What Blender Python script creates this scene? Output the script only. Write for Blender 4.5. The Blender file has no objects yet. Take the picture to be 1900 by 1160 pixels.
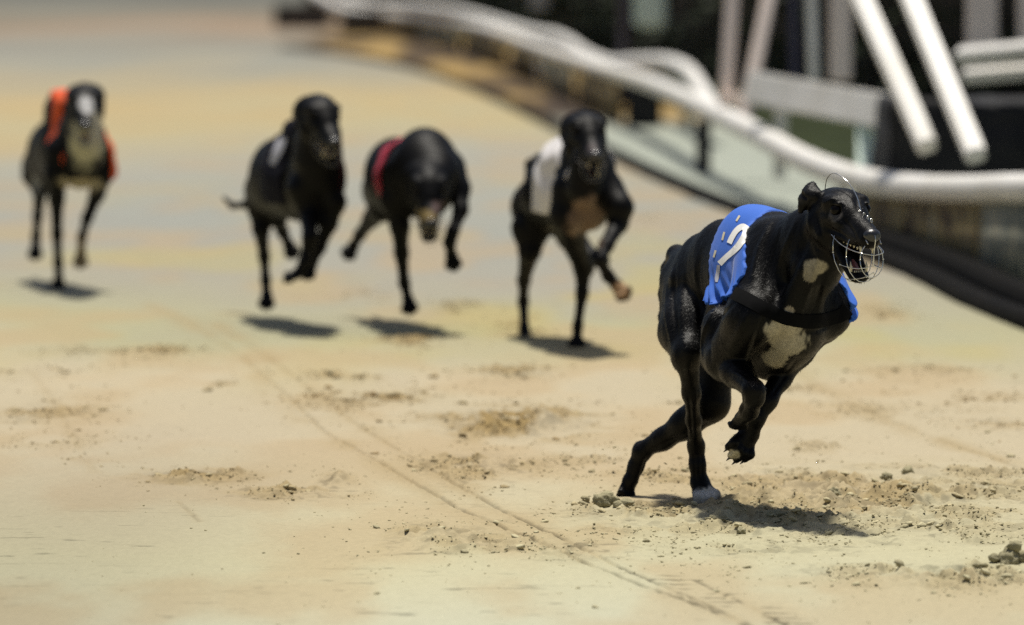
import bpy, bmesh, math, random
import numpy as np
from mathutils import Vector, Matrix
from mathutils.bvhtree import BVHTree

import time
T0 = time.time()


def tick(n):
    print('T', n, round(time.time() - T0, 1))


random.seed(7)
rng = np.random.default_rng(7)
S = bpy.context.scene
col = S.collection

# ------------------------------------------------------------------ camera
FPX, CAMH, HORI = 10555.0, 1.25, -75.0
PHI = math.atan((580 - HORI) / FPX)
cam_d = bpy.data.cameras.new('camera')
cam = bpy.data.objects.new('camera', cam_d)
col.objects.link(cam)
cam.location = (0, 0, CAMH)
cam.rotation_euler = (math.radians(90) - PHI, 0, 0)
cam_d.sensor_width = 36
cam_d.lens = 200
cam_d.clip_start = 0.5
cam_d.clip_end = 4000
cam_d.dof.use_dof = True
cam_d.dof.focus_distance = 12.56
cam_d.dof.aperture_fstop = 3.4
S.camera = cam

# ------------------------------------------------------------------ light
SUN_EL, SUN_AZ = math.radians(81), math.radians(12)      # from high up, a little behind the dogs
w = bpy.data.worlds.new('World')
S.world = w
w.use_nodes = True
nt = w.node_tree
bg = nt.nodes['Background']
sky = nt.nodes.new('ShaderNodeTexSky')
sky.sky_type = 'NISHITA'
sky.sun_disc = False
sky.ozone_density = 0.5
sky.dust_density = 3.0
sky.sun_elevation = SUN_EL
sky.sun_rotation = SUN_AZ
nt.links.new(sky.outputs[0], bg.inputs[0])
bg.inputs[1].default_value = 0.06
sd = bpy.data.lights.new('floodlight', 'SUN')
sd.energy = 4.1
sd.angle = math.radians(3.5)
sd.color = (1.0, 0.955, 0.86)
sun = bpy.data.objects.new('floodlight', sd)
col.objects.link(sun)
sv = Vector((math.sin(SUN_AZ) * math.cos(SUN_EL), math.cos(SUN_AZ) * math.cos(SUN_EL), math.sin(SUN_EL)))
sun.rotation_euler = sv.to_track_quat('Z', 'Y').to_euler()
sun.location = (0, 20, 30)
S.view_settings.view_transform = 'Standard'
S.view_settings.look = 'None'
S.view_settings.exposure = 0.36
S.view_settings.gamma = 1.0
S.cycles.max_bounces = 6
S.cycles.use_denoising = False

# ------------------------------------------------------------------ helpers
CP, SP = math.cos(PHI), math.sin(PHI)


def P(px, py, d):
    """world point at distance d (world Y) seen at a place in the photograph"""
    u, v = (px - 950) / FPX, -(py - 580) / FPX
    dy, dz = CP + v * SP, -SP + v * CP
    return np.array([u * d / dy, d, CAMH + dz * d / dy])


def G(px, py):
    """ground point"""
    v = -(py - 580) / FPX
    dy, dz = CP + v * SP, -SP + v * CP
    return P(px, py, -CAMH / dz * dy)


def tag(o, label=None, cat=None, group=None, kind=None):
    if label: o['label'] = label
    if cat: o['category'] = cat
    if group: o['group'] = group
    if kind: o['kind'] = kind
    return o


def link(name, me, m=None, parent=None):
    o = bpy.data.objects.new(name, me)
    col.objects.link(o)
    if m is not None:
        me.materials.append(m)
    if parent is not None:
        o.parent = parent
        o.matrix_parent_inverse = Matrix.Translation(parent.location).inverted()
    return o


def empty(name, loc):
    o = bpy.data.objects.new(name, None)
    col.objects.link(o)
    o.location = loc
    o.empty_display_size = 0.1
    return o


def mesh_np(name, V, Q, smooth=True):
    me = bpy.data.meshes.new(name)
    V = np.ascontiguousarray(V, dtype=np.float32)
    Q = np.ascontiguousarray(Q, dtype=np.int32)
    n, k = Q.shape
    me.vertices.add(len(V))
    me.vertices.foreach_set('co', V.ravel())
    me.loops.add(n * k)
    me.loops.foreach_set('vertex_index', Q.ravel())
    me.polygons.add(n)
    me.polygons.foreach_set('loop_start', np.arange(n, dtype=np.int32) * k)
    try:
        me.polygons.foreach_set('loop_total', np.full(n, k, dtype=np.int32))
    except Exception:
        pass
    me.update(calc_edges=True)
    me.validate()
    if smooth:
        me.polygons.foreach_set('use_smooth', np.ones(len(me.polygons), dtype=bool))
    return me


def set_col(me, name, C):
    a = me.color_attributes.new(name, 'FLOAT_COLOR', 'POINT')
    D = np.ones((len(me.vertices), 4), dtype=np.float32)
    D[:, :C.shape[1]] = C
    a.data.foreach_set('color', D.ravel())


def hash2(i, j, s):
    h = (i.astype(np.int64) * 374761393 + j.astype(np.int64) * 668265263 + s * 1274126177) & 0xffffffff
    h = ((h ^ (h >> 13)) * 1274126177) & 0xffffffff
    return ((h ^ (h >> 16)) & 0xffff) / 65535.0


def noise2(x, y, s=0):
    i, j = np.floor(x), np.floor(y)
    fx, fy = x - i, y - j
    fx, fy = fx * fx * (3 - 2 * fx), fy * fy * (3 - 2 * fy)
    i, j = i.astype(np.int64), j.astype(np.int64)
    a = hash2(i, j, s); b = hash2(i + 1, j, s); c = hash2(i, j + 1, s); d = hash2(i + 1, j + 1, s)
    return (a * (1 - fx) + b * fx) * (1 - fy) + (c * (1 - fx) + d * fx) * fy


def fbm2(x, y, o=4, s=0):
    t, a, n = 0, 1.0, 0
    for k in range(o):
        t = t + a * noise2(x * 2 ** k, y * 2 ** k, s + k * 17)
        n += a
        a *= 0.5
    return t / n


def noise3(x, y, z, s=0):
    k = np.floor(z)
    fz = z - k
    fz = fz * fz * (3 - 2 * fz)
    o = 7919
    return noise2(x + k * 31.7, y + k * 17.3, s) * (1 - fz) + noise2(x + (k + 1) * 31.7, y + (k + 1) * 17.3, s) * fz


def sst(a, b, x):
    t = np.clip((x - a) / (b - a), 0, 1)
    return t * t * (3 - 2 * t)


# ------------------------------------------------------------------ materials
def mat(name, base, rough=0.6, metal=0.0, noise=None, bump=None, spec=0.5, attr=None, sheen=0.0, coord='Object', c2=None):
    m = bpy.data.materials.new(name)
    m.use_nodes = True
    N, L = m.node_tree.nodes, m.node_tree.links
    b = N['Principled BSDF']
    b.inputs['Base Color'].default_value = (*base, 1)
    b.inputs['Roughness'].default_value = rough
    b.inputs['Metallic'].default_value = metal
    b.inputs['Specular IOR Level'].default_value = spec
    if sheen:
        b.inputs['Sheen Weight'].default_value = sheen
        b.inputs['Sheen Roughness'].default_value = 0.4
    tc = N.new('ShaderNodeTexCoord')
    src = None
    if attr:
        at_ = N.new('ShaderNodeAttribute')
        at_.attribute_name = attr
        src = at_.outputs['Color']
    if noise:
        sc, amt = noise
        n = N.new('ShaderNodeTexNoise')
        n.inputs['Scale'].default_value = sc
        n.inputs['Detail'].default_value = 6
        L.new(tc.outputs[coord], n.inputs['Vector'])
        r = N.new('ShaderNodeValToRGB')
        r.color_ramp.elements[0].position = 0.35
        r.color_ramp.elements[1].position = 0.65
        L.new(n.outputs['Fac'], r.inputs['Fac'])
        mx = N.new('ShaderNodeMix')
        mx.data_type = 'RGBA'
        if c2 is not None:
            mx.inputs[7].default_value = (*c2, 1)
            mx.inputs[6].default_value = (*base, 1)
            if src is not None: L.new(src, mx.inputs[6])
            mu = N.new('ShaderNodeMath'); mu.operation = 'MULTIPLY'
            mu.inputs[1].default_value = amt
            L.new(r.outputs[0], mu.inputs[0])
            L.new(mu.outputs[0], mx.inputs[0])
        else:
            mx.blend_type = 'MULTIPLY'
            mx.inputs[0].default_value = amt
            mx.inputs[6].default_value = (*base, 1)
            if src is not None: L.new(src, mx.inputs[6])
            L.new(r.outputs[0], mx.inputs[7])
        src = mx.outputs[2]
    if src is not None:
        L.new(src, b.inputs['Base Color'])
    if bump:
        sc, st, dist = bump
        n2 = N.new('ShaderNodeTexNoise')
        n2.inputs['Scale'].default_value = sc if not isinstance(sc, tuple) else 1.0
        n2.inputs['Detail'].default_value = 4
        if isinstance(sc, tuple):
            mp = N.new('ShaderNodeMapping')
            mp.inputs['Scale'].default_value = sc
            L.new(tc.outputs[coord], mp.inputs[0])
            L.new(mp.outputs[0], n2.inputs['Vector'])
        else:
            L.new(tc.outputs[coord], n2.inputs['Vector'])
        bp = N.new('ShaderNodeBump')
        bp.inputs['Strength'].default_value = st
        bp.inputs['Distance'].default_value = dist
        L.new(n2.outputs['Fac'], bp.inputs['Height'])
        L.new(bp.outputs[0], b.inputs['Normal'])
    return m


M = {}
M['sand'] = mat('sand', (0.5, 0.45, 0.3), 0.95, attr='tint', bump=(260, 0.35, 0.003), spec=0.15)
M['clod'] = mat('damp sand clods', (0.36, 0.325, 0.20), 0.95, noise=(14, 0.35), bump=(300, 0.6, 0.003), spec=0.15)
M['coat'] = mat('short coat', (0.008, 0.008, 0.009), 0.40, attr='coat', noise=(230, 0.30), c2=(0.005, 0.0045, 0.0045), bump=((620, 620, 190), 0.55, 0.0012), spec=0.12)


def second_bump(m, scale, strength, dist):
    """a slow ripple under the hair: muscle and sinew"""
    N, L = m.node_tree.nodes, m.node_tree.links
    b = N['Principled BSDF']
    old = b.inputs['Normal'].links[0].from_node
    tc = N.new('ShaderNodeTexCoord'); mp = N.new('ShaderNodeMapping'); n = N.new('ShaderNodeTexNoise'); bp = N.new('ShaderNodeBump')
    mp.inputs['Scale'].default_value = scale
    n.inputs['Scale'].default_value = 1.0
    n.inputs['Detail'].default_value = 3
    bp.inputs['Strength'].default_value = strength
    bp.inputs['Distance'].default_value = dist
    L.new(tc.outputs['Object'], mp.inputs[0]); L.new(mp.outputs[0], n.inputs['Vector']); L.new(n.outputs['Fac'], bp.inputs['Height'])
    L.new(bp.outputs[0], old.inputs['Normal'])


second_bump(M['coat'], (42, 42, 16), 0.30, 0.010)
M['coat_dull'] = mat('short coat of the pack', (0.004, 0.004, 0.004), 0.5, attr='coat', bump=((300, 300, 90), 0.5, 0.002), spec=0.13)
M['wire_dull'] = mat('dull wire', (0.16, 0.155, 0.15), 0.6, noise=(90, 0.4), c2=(0.08, 0.08, 0.08), spec=.1)
M['coat_hair'] = mat('coat hairs', (0.004, 0.004, 0.004), 0.46, attr='coat', spec=0.20)
M['eye'] = mat('eye', (0.003, 0.002, 0.0015), 0.05, spec=0.12)
M['nose'] = mat('nose leather', (0.010, 0.010, 0.011), 0.28, bump=(500, 0.5, 0.001), spec=0.7)
M['tooth'] = mat('tooth', (0.62, 0.56, 0.40), 0.3, noise=(60, 0.3), c2=(0.4, 0.3, 0.15))
M['tongue'] = mat('tongue', (0.16, 0.045, 0.04), 0.35, bump=(300, 0.5, 0.001))
M['wire'] = mat('wire', (0.75, 0.74, 0.70), 0.22, metal=1.0, noise=(90, 0.4), c2=(0.3, 0.3, 0.3))
M['blue'] = mat('blue cloth', (0.016, 0.108, 0.50), 0.75, noise=(30, 0.2), c2=(0.012, 0.080, 0.40), bump=(900, 0.25, 0.0006), sheen=0.1)
M['orange'] = mat('orange cloth', (0.66, 0.075, 0.006), 0.75, noise=(25, 0.3), c2=(0.5, 0.06, 0.008), bump=(600, 0.2, 0.001))
M['white_cloth'] = mat('white cloth', (0.62, 0.60, 0.60), 0.8, noise=(20, 0.3), c2=(0.48, 0.45, 0.43), bump=(600, 0.2, 0.001))
M['red'] = mat('red cloth', (0.50, 0.035, 0.07), 0.75, noise=(25, 0.3), c2=(0.45, 0.02, 0.05), bump=(600, 0.2, 0.001))
M['navy'] = mat('black jacket cloth', (0.005, 0.005, 0.010), 0.85, noise=(25, 0.3), c2=(0.010, 0.010, 0.018), spec=.1, bump=(600, 0.2, 0.001))
M['strap'] = mat('black strap', (0.003, 0.003, 0.0035), 0.9, noise=(60, 0.4), c2=(0.006, 0.006, 0.006), spec=.08, bump=(900, 0.4, 0.0008))
M['number'] = mat('white number print', (0.82, 0.81, 0.78), 0.7, noise=(60, 0.25), c2=(0.7, 0.69, 0.66))
M['pale_print'] = mat('grey and shaded number print', (0.36, 0.36, 0.40), 0.7, noise=(60, 0.25), c2=(0.28, 0.28, 0.32))  # also the number's foot, its fold shade put into the grey
M['white'] = mat('weathered white paint', (0.74, 0.72, 0.68), 0.5, noise=(3.5, 0.5), c2=(0.55, 0.52, 0.45), bump=(60, 0.2, 0.002))
M['pinkish'] = mat('faded pinkish paint', (0.80, 0.68, 0.60), 0.6, noise=(5, 0.4), c2=(0.62, 0.53, 0.47), bump=(60, 0.2, 0.002))
M['black'] = mat('black rubber', (0.012, 0.012, 0.014), 0.75, noise=(9, 0.5), c2=(0.035, 0.033, 0.03), bump=(50, 0.4, 0.004), spec=0.25)
M['darkgrey'] = mat('dull dark grey sheet', (0.05, 0.045, 0.04), 0.8, noise=(4, 0.6), c2=(0.10, 0.08, 0.055))
M['darkmetal'] = mat('dark hare rail steel', (0.006, 0.006, 0.006), 0.9, noise=(14, 0.5), c2=(0.014, 0.012, 0.010), bump=(80, 0.3, 0.002), spec=0.05)
M['greymetal'] = mat('grey strip', (0.035, 0.033, 0.03), 0.8, noise=(8, 0.6), c2=(0.07, 0.06, 0.048))
def board_mat(name, cols, sc):
    m = mat(name, cols[0], 0.85, bump=(30, 0.3, 0.004), spec=.2)
    N, L = m.node_tree.nodes, m.node_tree.links
    tc = N.new('ShaderNodeTexCoord'); mp = N.new('ShaderNodeMapping'); n = N.new('ShaderNodeTexNoise'); r = N.new('ShaderNodeValToRGB')
    mp.inputs['Scale'].default_value = sc
    n.inputs['Scale'].default_value = 1.0
    n.inputs['Detail'].default_value = 5
    n.inputs['Roughness'].default_value = .6
    for i in range(len(cols) - 2): r.color_ramp.elements.new(.5)
    for i, c_ in enumerate(cols):
        e = r.color_ramp.elements[i]
        e.position = .34 + .32 * i / (len(cols) - 1)
        e.color = (*c_, 1)
    L.new(tc.outputs['Object'], mp.inputs[0]); L.new(mp.outputs[0], n.inputs['Vector']); L.new(n.outputs['Fac'], r.inputs[0])
    L.new(r.outputs[0], N['Principled BSDF'].inputs['Base Color'])
    return m


M['board'] = board_mat('stained board', [(.035, .024, .016), (.10, .065, .038), (.30, .23, .10), (.13, .10, .06), (.25, .22, .15)], (5.0, 5.0, 4.0))
M['board2'] = board_mat('pale stained board', [(.06, .045, .03), (.28, .22, .11), (.26, .26, .21), (.15, .16, .13), (.36, .33, .24)], (5.5, 5.5, 3.0))
M['navypole'] = mat('navy paint', (0.02, 0.02, 0.055), 0.5, noise=(7, 0.4), c2=(0.03, 0.03, 0.05))
M['mint'] = mat('pale green plastic', (0.62, 0.74, 0.66), 0.5, noise=(6, 0.3), c2=(0.42, 0.52, 0.47))
M['grass'] = mat('dark turf', (0.012, 0.016, 0.007), 0.95, noise=(1.3, 0.8), c2=(0.035, 0.045, 0.015), bump=(40, 0.8, 0.02), spec=0.1)  # turf colour darkened to stand for ground the floodlights miss
M['leaf'] = mat('added hedge leaves', (0.012, 0.020, 0.008), 0.7, noise=(2.5, 0.8), c2=(0.024, 0.034, 0.012), spec=0.2)
M['bark'] = mat('added hedge stems', (0.03, 0.022, 0.015), 0.9, noise=(10, 0.5), c2=(0.015, 0.012, 0.01))

# ------------------------------------------------------------------ implicit body modelling
def prim(a, b, wa, wb=None, ha=None, hb=None, up=(0, 0, 1), k=0.02, sub=False):
    """tapered capsule a-b with an elliptical section: w across, h along 'up'"""
    wb = wa if wb is None else wb
    ha = wa if ha is None else ha
    hb = (wb if ha == wa else ha) if hb is None else hb
    return dict(a=np.array(a, float), b=np.array(b, float), wa=wa, wb=wb, ha=ha, hb=hb, up=np.array(up, float), k=k, sub=sub)


def chain(pts, rad, k=0.015, **kw):
    out = []
    for i in range(len(pts) - 1):
        out.append(prim(pts[i], pts[i + 1], rad[i], rad[i + 1], k=k, **kw))
    return out


def smin(a, b, k):
    h = np.maximum(k - np.abs(a - b), 0) / k
    return np.minimum(a, b) - h * h * k * 0.25


def eval_prims(gx, gy, gz, prims, F=None):
    shape = (len(gx), len(gy), len(gz))
    if F is None:
        F = np.full(shape, 0.2, dtype=np.float32)
    for p in prims:
        a, b = p['a'], p['b']
        R = max(p['wa'], p['wb'], p['ha'], p['hb']) + p['k'] + 0.025
        lo, hi = np.minimum(a, b) - R, np.maximum(a, b) + R
        sl = []
        for g, l, h in zip((gx, gy, gz), lo, hi):
            i0, i1 = np.searchsorted(g, l), np.searchsorted(g, h)
            sl.append(slice(i0, i1))
        if any(s.stop - s.start < 1 for s in sl):
            continue
        X = gx[sl[0]][:, None, None] - a[0]
        Y = gy[sl[1]][None, :, None] - a[1]
        Z = gz[sl[2]][None, None, :] - a[2]
        ab = b - a
        L2 = float(ab @ ab)
        if L2 < 1e-10:
            A = np.array([0, 1.0, 0]) if abs(p['up'][1]) < 0.8 else np.array([1.0, 0, 0])
            t = 0.0 * (X + Y + Z)
        else:
            A = ab / math.sqrt(L2)
            t = np.clip((X * ab[0] + Y * ab[1] + Z * ab[2]) / L2, 0, 1)
        H = p['up'] - A * (p['up'] @ A)
        if np.linalg.norm(H) < 1e-3:
            H = np.array([0, 1.0, 0]) - A * A[1]
        H = H / np.linalg.norm(H)
        W = np.cross(A, H)
        qx, qy, qz = X - t * ab[0], Y - t * ab[1], Z - t * ab[2]
        u = qx * W[0] + qy * W[1] + qz * W[2]
        v = qx * H[0] + qy * H[1] + qz * H[2]
        s = qx * A[0] + qy * A[1] + qz * A[2]
        ww = p['wa'] + (p['wb'] - p['wa']) * t
        hh = p['ha'] + (p['hb'] - p['ha']) * t
        mm = np.sqrt(ww * hh)
        k0 = np.sqrt((u / ww) ** 2 + (v / hh) ** 2 + (s / mm) ** 2) + 1e-9
        k1 = np.sqrt((u / ww ** 2) ** 2 + (v / hh ** 2) ** 2 + (s / mm ** 2) ** 2) + 1e-9
        d = (k0 * (k0 - 1) / k1).astype(np.float32)
        f = F[sl[0], sl[1], sl[2]]
        if p['sub']:
            F[sl[0], sl[1], sl[2]] = -smin(-f, d, p['k'])
        else:
            F[sl[0], sl[1], sl[2]] = smin(f, d, p['k'])
    return F


def grid_for(groups, h, pad=0.03):
    lo = np.full(3, 1e9); hi = -lo
    for g in groups:
        for p in g:
            if p['sub']: continue
            R = max(p['wa'], p['wb'], p['ha'], p['hb'])
            lo = np.minimum(lo, np.minimum(p['a'], p['b']) - R)
            hi = np.maximum(hi, np.maximum(p['a'], p['b']) + R)
    lo -= pad; hi += pad
    return [np.arange(lo[i], hi[i], h) for i in range(3)]


def groups_field(groups, g, kg=0.012):
    F = None
    for gr in groups:
        f = eval_prims(*g, gr)
        F = f if F is None else smin(F, f, kg)
    return F


def surface_nets(F, g):
    gx, gy, gz = g
    h = np.array([gx[1] - gx[0], gy[1] - gy[0], gz[1] - gz[0]])
    Sg = F < 0
    c = Sg[:-1, :-1, :-1].astype(np.int8)
    c = c + Sg[1:, :-1, :-1] + Sg[:-1, 1:, :-1] + Sg[1:, 1:, :-1] + Sg[:-1, :-1, 1:] + Sg[1:, :-1, 1:] + Sg[:-1, 1:, 1:] + Sg[1:, 1:, 1:]
    I, J, K = np.nonzero((c > 0) & (c < 8))
    idx = np.full(c.shape, -1, dtype=np.int32)
    idx[I, J, K] = np.arange(len(I))
    off = [(a, b, d) for a in (0, 1) for b in (0, 1) for d in (0, 1)]
    val = {o: F[I + o[0], J + o[1], K + o[2]] for o in off}
    acc = np.zeros((len(I), 3)); cnt = np.zeros(len(I))
    for o in off:
        for ax in range(3):
            if o[ax]: continue
            q = list(o); q[ax] = 1; q = tuple(q)
            va, vb = val[o], val[q]
            m = (va < 0) != (vb < 0)
            t = va[m] / (va[m] - vb[m])
            p = np.tile(np.array(o, float), (m.sum(), 1))
            p[:, ax] += t
            acc[m] += p; cnt[m] += 1
    V = acc / cnt[:, None]
    V = (V + np.stack([I, J, K], 1)) * h + np.array([gx[0], gy[0], gz[0]])
    Q = []
    for ax in range(3):
        b_, c_ = (ax + 1) % 3, (ax + 2) % 3
        s0 = [slice(None)] * 3; s1 = [slice(None)] * 3
        s0[ax] = slice(0, -1); s1[ax] = slice(1, None)
        A0, A1 = Sg[tuple(s0)], Sg[tuple(s1)]
        for flip in (False, True):
            m = (A0 & ~A1) if not flip else (~A0 & A1)
            e = np.stack(np.nonzero(m), 1)
            ok = (e[:, b_] > 0) & (e[:, c_] > 0) & (e[:, b_] < c.shape[b_]) & (e[:, c_] < c.shape[c_])
            e = e[ok]
            def cell(db, dc):
                q = e.copy(); q[:, b_] -= db; q[:, c_] -= dc
                return idx[q[:, 0], q[:, 1], q[:, 2]]
            quad = np.stack([cell(1, 1), cell(0, 1), cell(0, 0), cell(1, 0)], 1)
            if flip: quad = quad[:, ::-1]
            Q.append(quad)
    Q = np.concatenate(Q)
    Q = Q[(Q >= 0).all(1)]
    return V, Q


def patches(V, base, plist, seed=3):
    """coat colour: base with patches (centre, radii, colour)"""
    C = np.tile(np.array(base, float), (len(V), 1))
    n1 = noise3(V[:, 0] * 28, V[:, 1] * 28, V[:, 2] * 28, seed) - 0.5
    n2 = noise3(V[:, 0] * 150, V[:, 1] * 150, V[:, 2] * 60, seed + 5) - 0.5
    for c, r, cc in plist:
        q = (V - np.array(c)) / np.array(r)
        d = np.sqrt((q ** 2).sum(1)) + 0.55 * n1 + 0.40 * n2
        f = sst(1.12, 0.78, d)[:, None]
        C = C * (1 - f) + np.array(cc) * f
    return C * (1 + 0.25 * n2[:, None])


def tube(name, paths, r, m, parent=None, seg=8, closed=False):
    """one mesh of round tubes"""
    bm = bmesh.new()
    for path in paths:
        pts = [Vector(p) for p in path[0]] if isinstance(path, tuple) else [Vector(p) for p in path]
        rr = path[1] if isinstance(path, tuple) else r
        rings = []
        n = len(pts)
        prevU = None
        for i, p in enumerate(pts):
            t = (pts[min(i + 1, n - 1)] - pts[max(i - 1, 0)]).normalized()
            if prevU is None:
                u = t.orthogonal().normalized()
            else:
                u = (prevU - t * prevU.dot(t)).normalized()
            prevU = u
            v = t.cross(u)
            ri = rr[i] if isinstance(rr, (list, tuple)) else rr
            rings.append([bm.verts.new(p + (u * math.cos(2 * math.pi * a / seg) + v * math.sin(2 * math.pi * a / seg)) * ri) for a in range(seg)])
        for i in range(n - 1):
            for a in range(seg):
                bm.faces.new((rings[i][a], rings[i][(a + 1) % seg], rings[i + 1][(a + 1) % seg], rings[i + 1][a]))
        bm.faces.new(rings[0][::-1]); bm.faces.new(rings[-1])
    bmesh.ops.recalc_face_normals(bm, faces=bm.faces)
    me = bpy.data.meshes.new(name)
    bm.to_mesh(me); bm.free()
    for f in me.polygons: f.use_smooth = len(f.vertices) == 4
    return link(name, me, m, parent)


def spline(pts, n=12):
    pts = [np.array(p, float) for p in pts]
    out = []
    for i in range(len(pts) - 1):
        p0 = pts[max(i - 1, 0)]; p1 = pts[i]; p2 = pts[i + 1]; p3 = pts[min(i + 2, len(pts) - 1)]
        for j in range(n):
            t = j / n
            out.append(0.5 * ((2 * p1) + (-p0 + p2) * t + (2 * p0 - 5 * p1 + 4 * p2 - p3) * t * t + (-p0 + 3 * p1 - 3 * p2 + p3) * t ** 3))
    out.append(pts[-1])
    return out


def beam(name, a, b, wd, ht, m, parent=None, up=(0, 0, 1), bevel=0.006):
    """rectangular bar from a to b: wd across, ht along up"""
    a, b, up = Vector(a), Vector(b), Vector(up)
    t = (b - a).normalized()
    h_ = (up - t * up.dot(t)).normalized()
    w_ = t.cross(h_)
    bm = bmesh.new()
    vs = []
    for q in (a, b):
        for su, sv_ in ((-1, -1), (1, -1), (1, 1), (-1, 1)):
            vs.append(bm.verts.new(q + w_ * su * wd / 2 + h_ * sv_ * ht / 2))
    for f in ((3, 2, 1, 0), (4, 5, 6, 7), (0, 1, 5, 4), (1, 2, 6, 5), (2, 3, 7, 6), (3, 0, 4, 7)):
        bm.faces.new([vs[i] for i in f])
    bmesh.ops.recalc_face_normals(bm, faces=bm.faces)
    if bevel:
        bmesh.ops.bevel(bm, geom=list(bm.edges), offset=bevel, segments=2, affect='EDGES')
    me = bpy.data.meshes.new(name)
    bm.to_mesh(me); bm.free()
    return link(name, me, m, parent)


def sphere(name, c, r, m, parent=None, sc=(1, 1, 1), rot=None, sub=3):
    bm = bmesh.new()
    bmesh.ops.create_icosphere(bm, subdivisions=sub, radius=r)
    for v in bm.verts:
        q = Vector((v.co.x * sc[0], v.co.y * sc[1], v.co.z * sc[2]))
        if rot is not None: q = rot @ q
        v.co = q + Vector(c)
    me = bpy.data.meshes.new(name)
    bm.to_mesh(me); bm.free()
    for f in me.polygons: f.use_smooth = True
    return link(name, me, m, parent)


def smooth_path(px, n=10):
    return spline(px, n)

#--GROUND--
# ------------------------------------------------------------------ kerb and rail plan curves
KERB = [G(x, y) for x, y in ((2300, 790), (1900, 612), (1640, 497), (1330, 385), (1180, 318), (1060, 258), (880, 170), (760, 128), (640, 104), (520, 88))]
KERB[0] = np.array([2.45, 15.2, 0])
kerb_path = np.array(spline(KERB, 16))
kerb_path[:, 2] = 0
kx = np.interp


def kerb_x(y):
    o = np.argsort(kerb_path[:, 1])
    return np.interp(y, kerb_path[o, 1], kerb_path[o, 0])


RAILPX = [(2350, 372, 20.6), (2100, 358, 20.9), (1900, 350, 21.6), (1800, 352, 22.8), (1700, 349, 24.1), (1600, 334, 25.5), (1500, 300, 27.2), (1400, 246, 29.8),
          (1300, 196, 34), (1200, 152, 40), (1100, 122, 47), (1000, 88, 57), (900, 52, 71), (800, 33, 85), (720, 27, 95), (655, 20, 104), (605, 0, 113), (570, -30, 125), (545, -70, 140)]
rail_path = spline([P(*q) for q in RAILPX], 8)

# ------------------------------------------------------------------ ground sheet
def poly_dist(x, y, pts):
    d = np.full(x.shape, 1e9)
    for i in range(len(pts) - 1):
        ax, ay = pts[i][:2]; bx, by = pts[i + 1][:2]
        dx, dy = bx - ax, by - ay
        t = np.clip(((x - ax) * dx + (y - ay) * dy) / (dx * dx + dy * dy + 1e-12), 0, 1)
        d = np.minimum(d, np.hypot(x - ax - t * dx, y - ay - t * dy))
    return d


# loose-sand patches seen in the photo: centre px, half sizes px, strength, brownness
PATCH = [(950, 785, 150, 28, 1.0, .75), (890, 865, 120, 28, .7, .5), (360, 885, 110, 13, .75, .6), (545, 915, 110, 11, .8, .4), (625, 892, 35, 12, .8, .4),
         (830, 1000, 120, 28, .8, .25), (1420, 965, 150, 30, 1.0, .3), (1600, 925, 330, 55, .95, .3), (1750, 880, 170, 16, .6, .35), (1760, 1070, 200, 26, .9, .2),
         (1440, 1020, 170, 16, .7, .15), (80, 765, 110, 22, .45, .8), (60, 692, 70, 10, .5, .5), (300, 652, 45, 12, .7, .6), (420, 712, 25, 8, .5, .5),
         (960, 688, 80, 10, .7, .7), (720, 738, 110, 14, .6, .8), (630, 700, 70, 10, .5, .6), (1230, 890, 130, 26, .5, .4), (1120, 940, 60, 14, .7, .4),
         (850, 570, 60, 10, .5, .4), (770, 635, 70, 10, .6, .8), (1480, 715, 60, 10, .4, .6), (1500, 830, 110, 14, .35, .5), (1730, 690, 110, 14, .3, .6), (1640, 580, 40, 12, .5, .6),
         (700, 545, 60, 10, .4, .4), (160, 855, 40, 5, .4, .7), (980, 620, 60, 8, .3, .5), (1700, 1000, 260, 20, .5, .1), (1050, 1020, 220, 30, .35, .1), (960, 600, 30, 10, .6, .8), (1180, 400, 60, 8, .3, .3), (1250, 960, 190, 34, .8, .35), (1680, 960, 240, 40, .8, .3), (1830, 905, 120, 24, .6, .3), (1560, 1060, 200, 20, .4, .2),
         (640, 745, 120, 26, .3, .9), (1290, 745, 60, 12, .3, .5), (1850, 780, 90, 16, .3, .9), (1600, 760, 120, 16, .25, .7), (200, 650, 150, 10, .2, .6), (100, 820, 140, 16, .2, .6), (1100, 850, 120, 16, .35, .5), (1800, 740, 120, 14, .25, .9)]


def patch_world():
    out = []
    for (x, y, sx, sy, s, b) in PATCH:
        c = G(x, y)
        e = abs(G(x + sx, y)[0] - c[0])
        d0, d1 = G(x, y - sy)[1], G(x, y + sy)[1]
        out.append((c[0], (d0 + d1) / 2, e, (d0 - d1) / 2, s, b))
    return out


PW = patch_world()
TRACKS = [[(270, 560), (370, 610), (430, 652), (480, 692), (600, 800), (720, 868), (860, 946), (1000, 1010), (1180, 1082), (1345, 1148), (1500, 1230)],
          [(400, 600), (520, 682), (650, 780), (800, 872), (950, 955), (1080, 1020), (1210, 1078), (1400, 1170)],
          [(1420, 650), (1560, 745), (1700, 800), (1900, 872), (2100, 950)],
          [(60, 690), (130, 800), (175, 880)], [(330, 930), (370, 970)], [(1290, 1075), (1380, 1122), (1480, 1175)]]
TRW = [[G(*q) for q in t] for t in TRACKS]
TRA = [(0.005, 0.007), (0.005, 0.006), (0.008, 0.004), (0.006, 0.003), (0.004, 0.003), (0.006, 0.003)]


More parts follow.
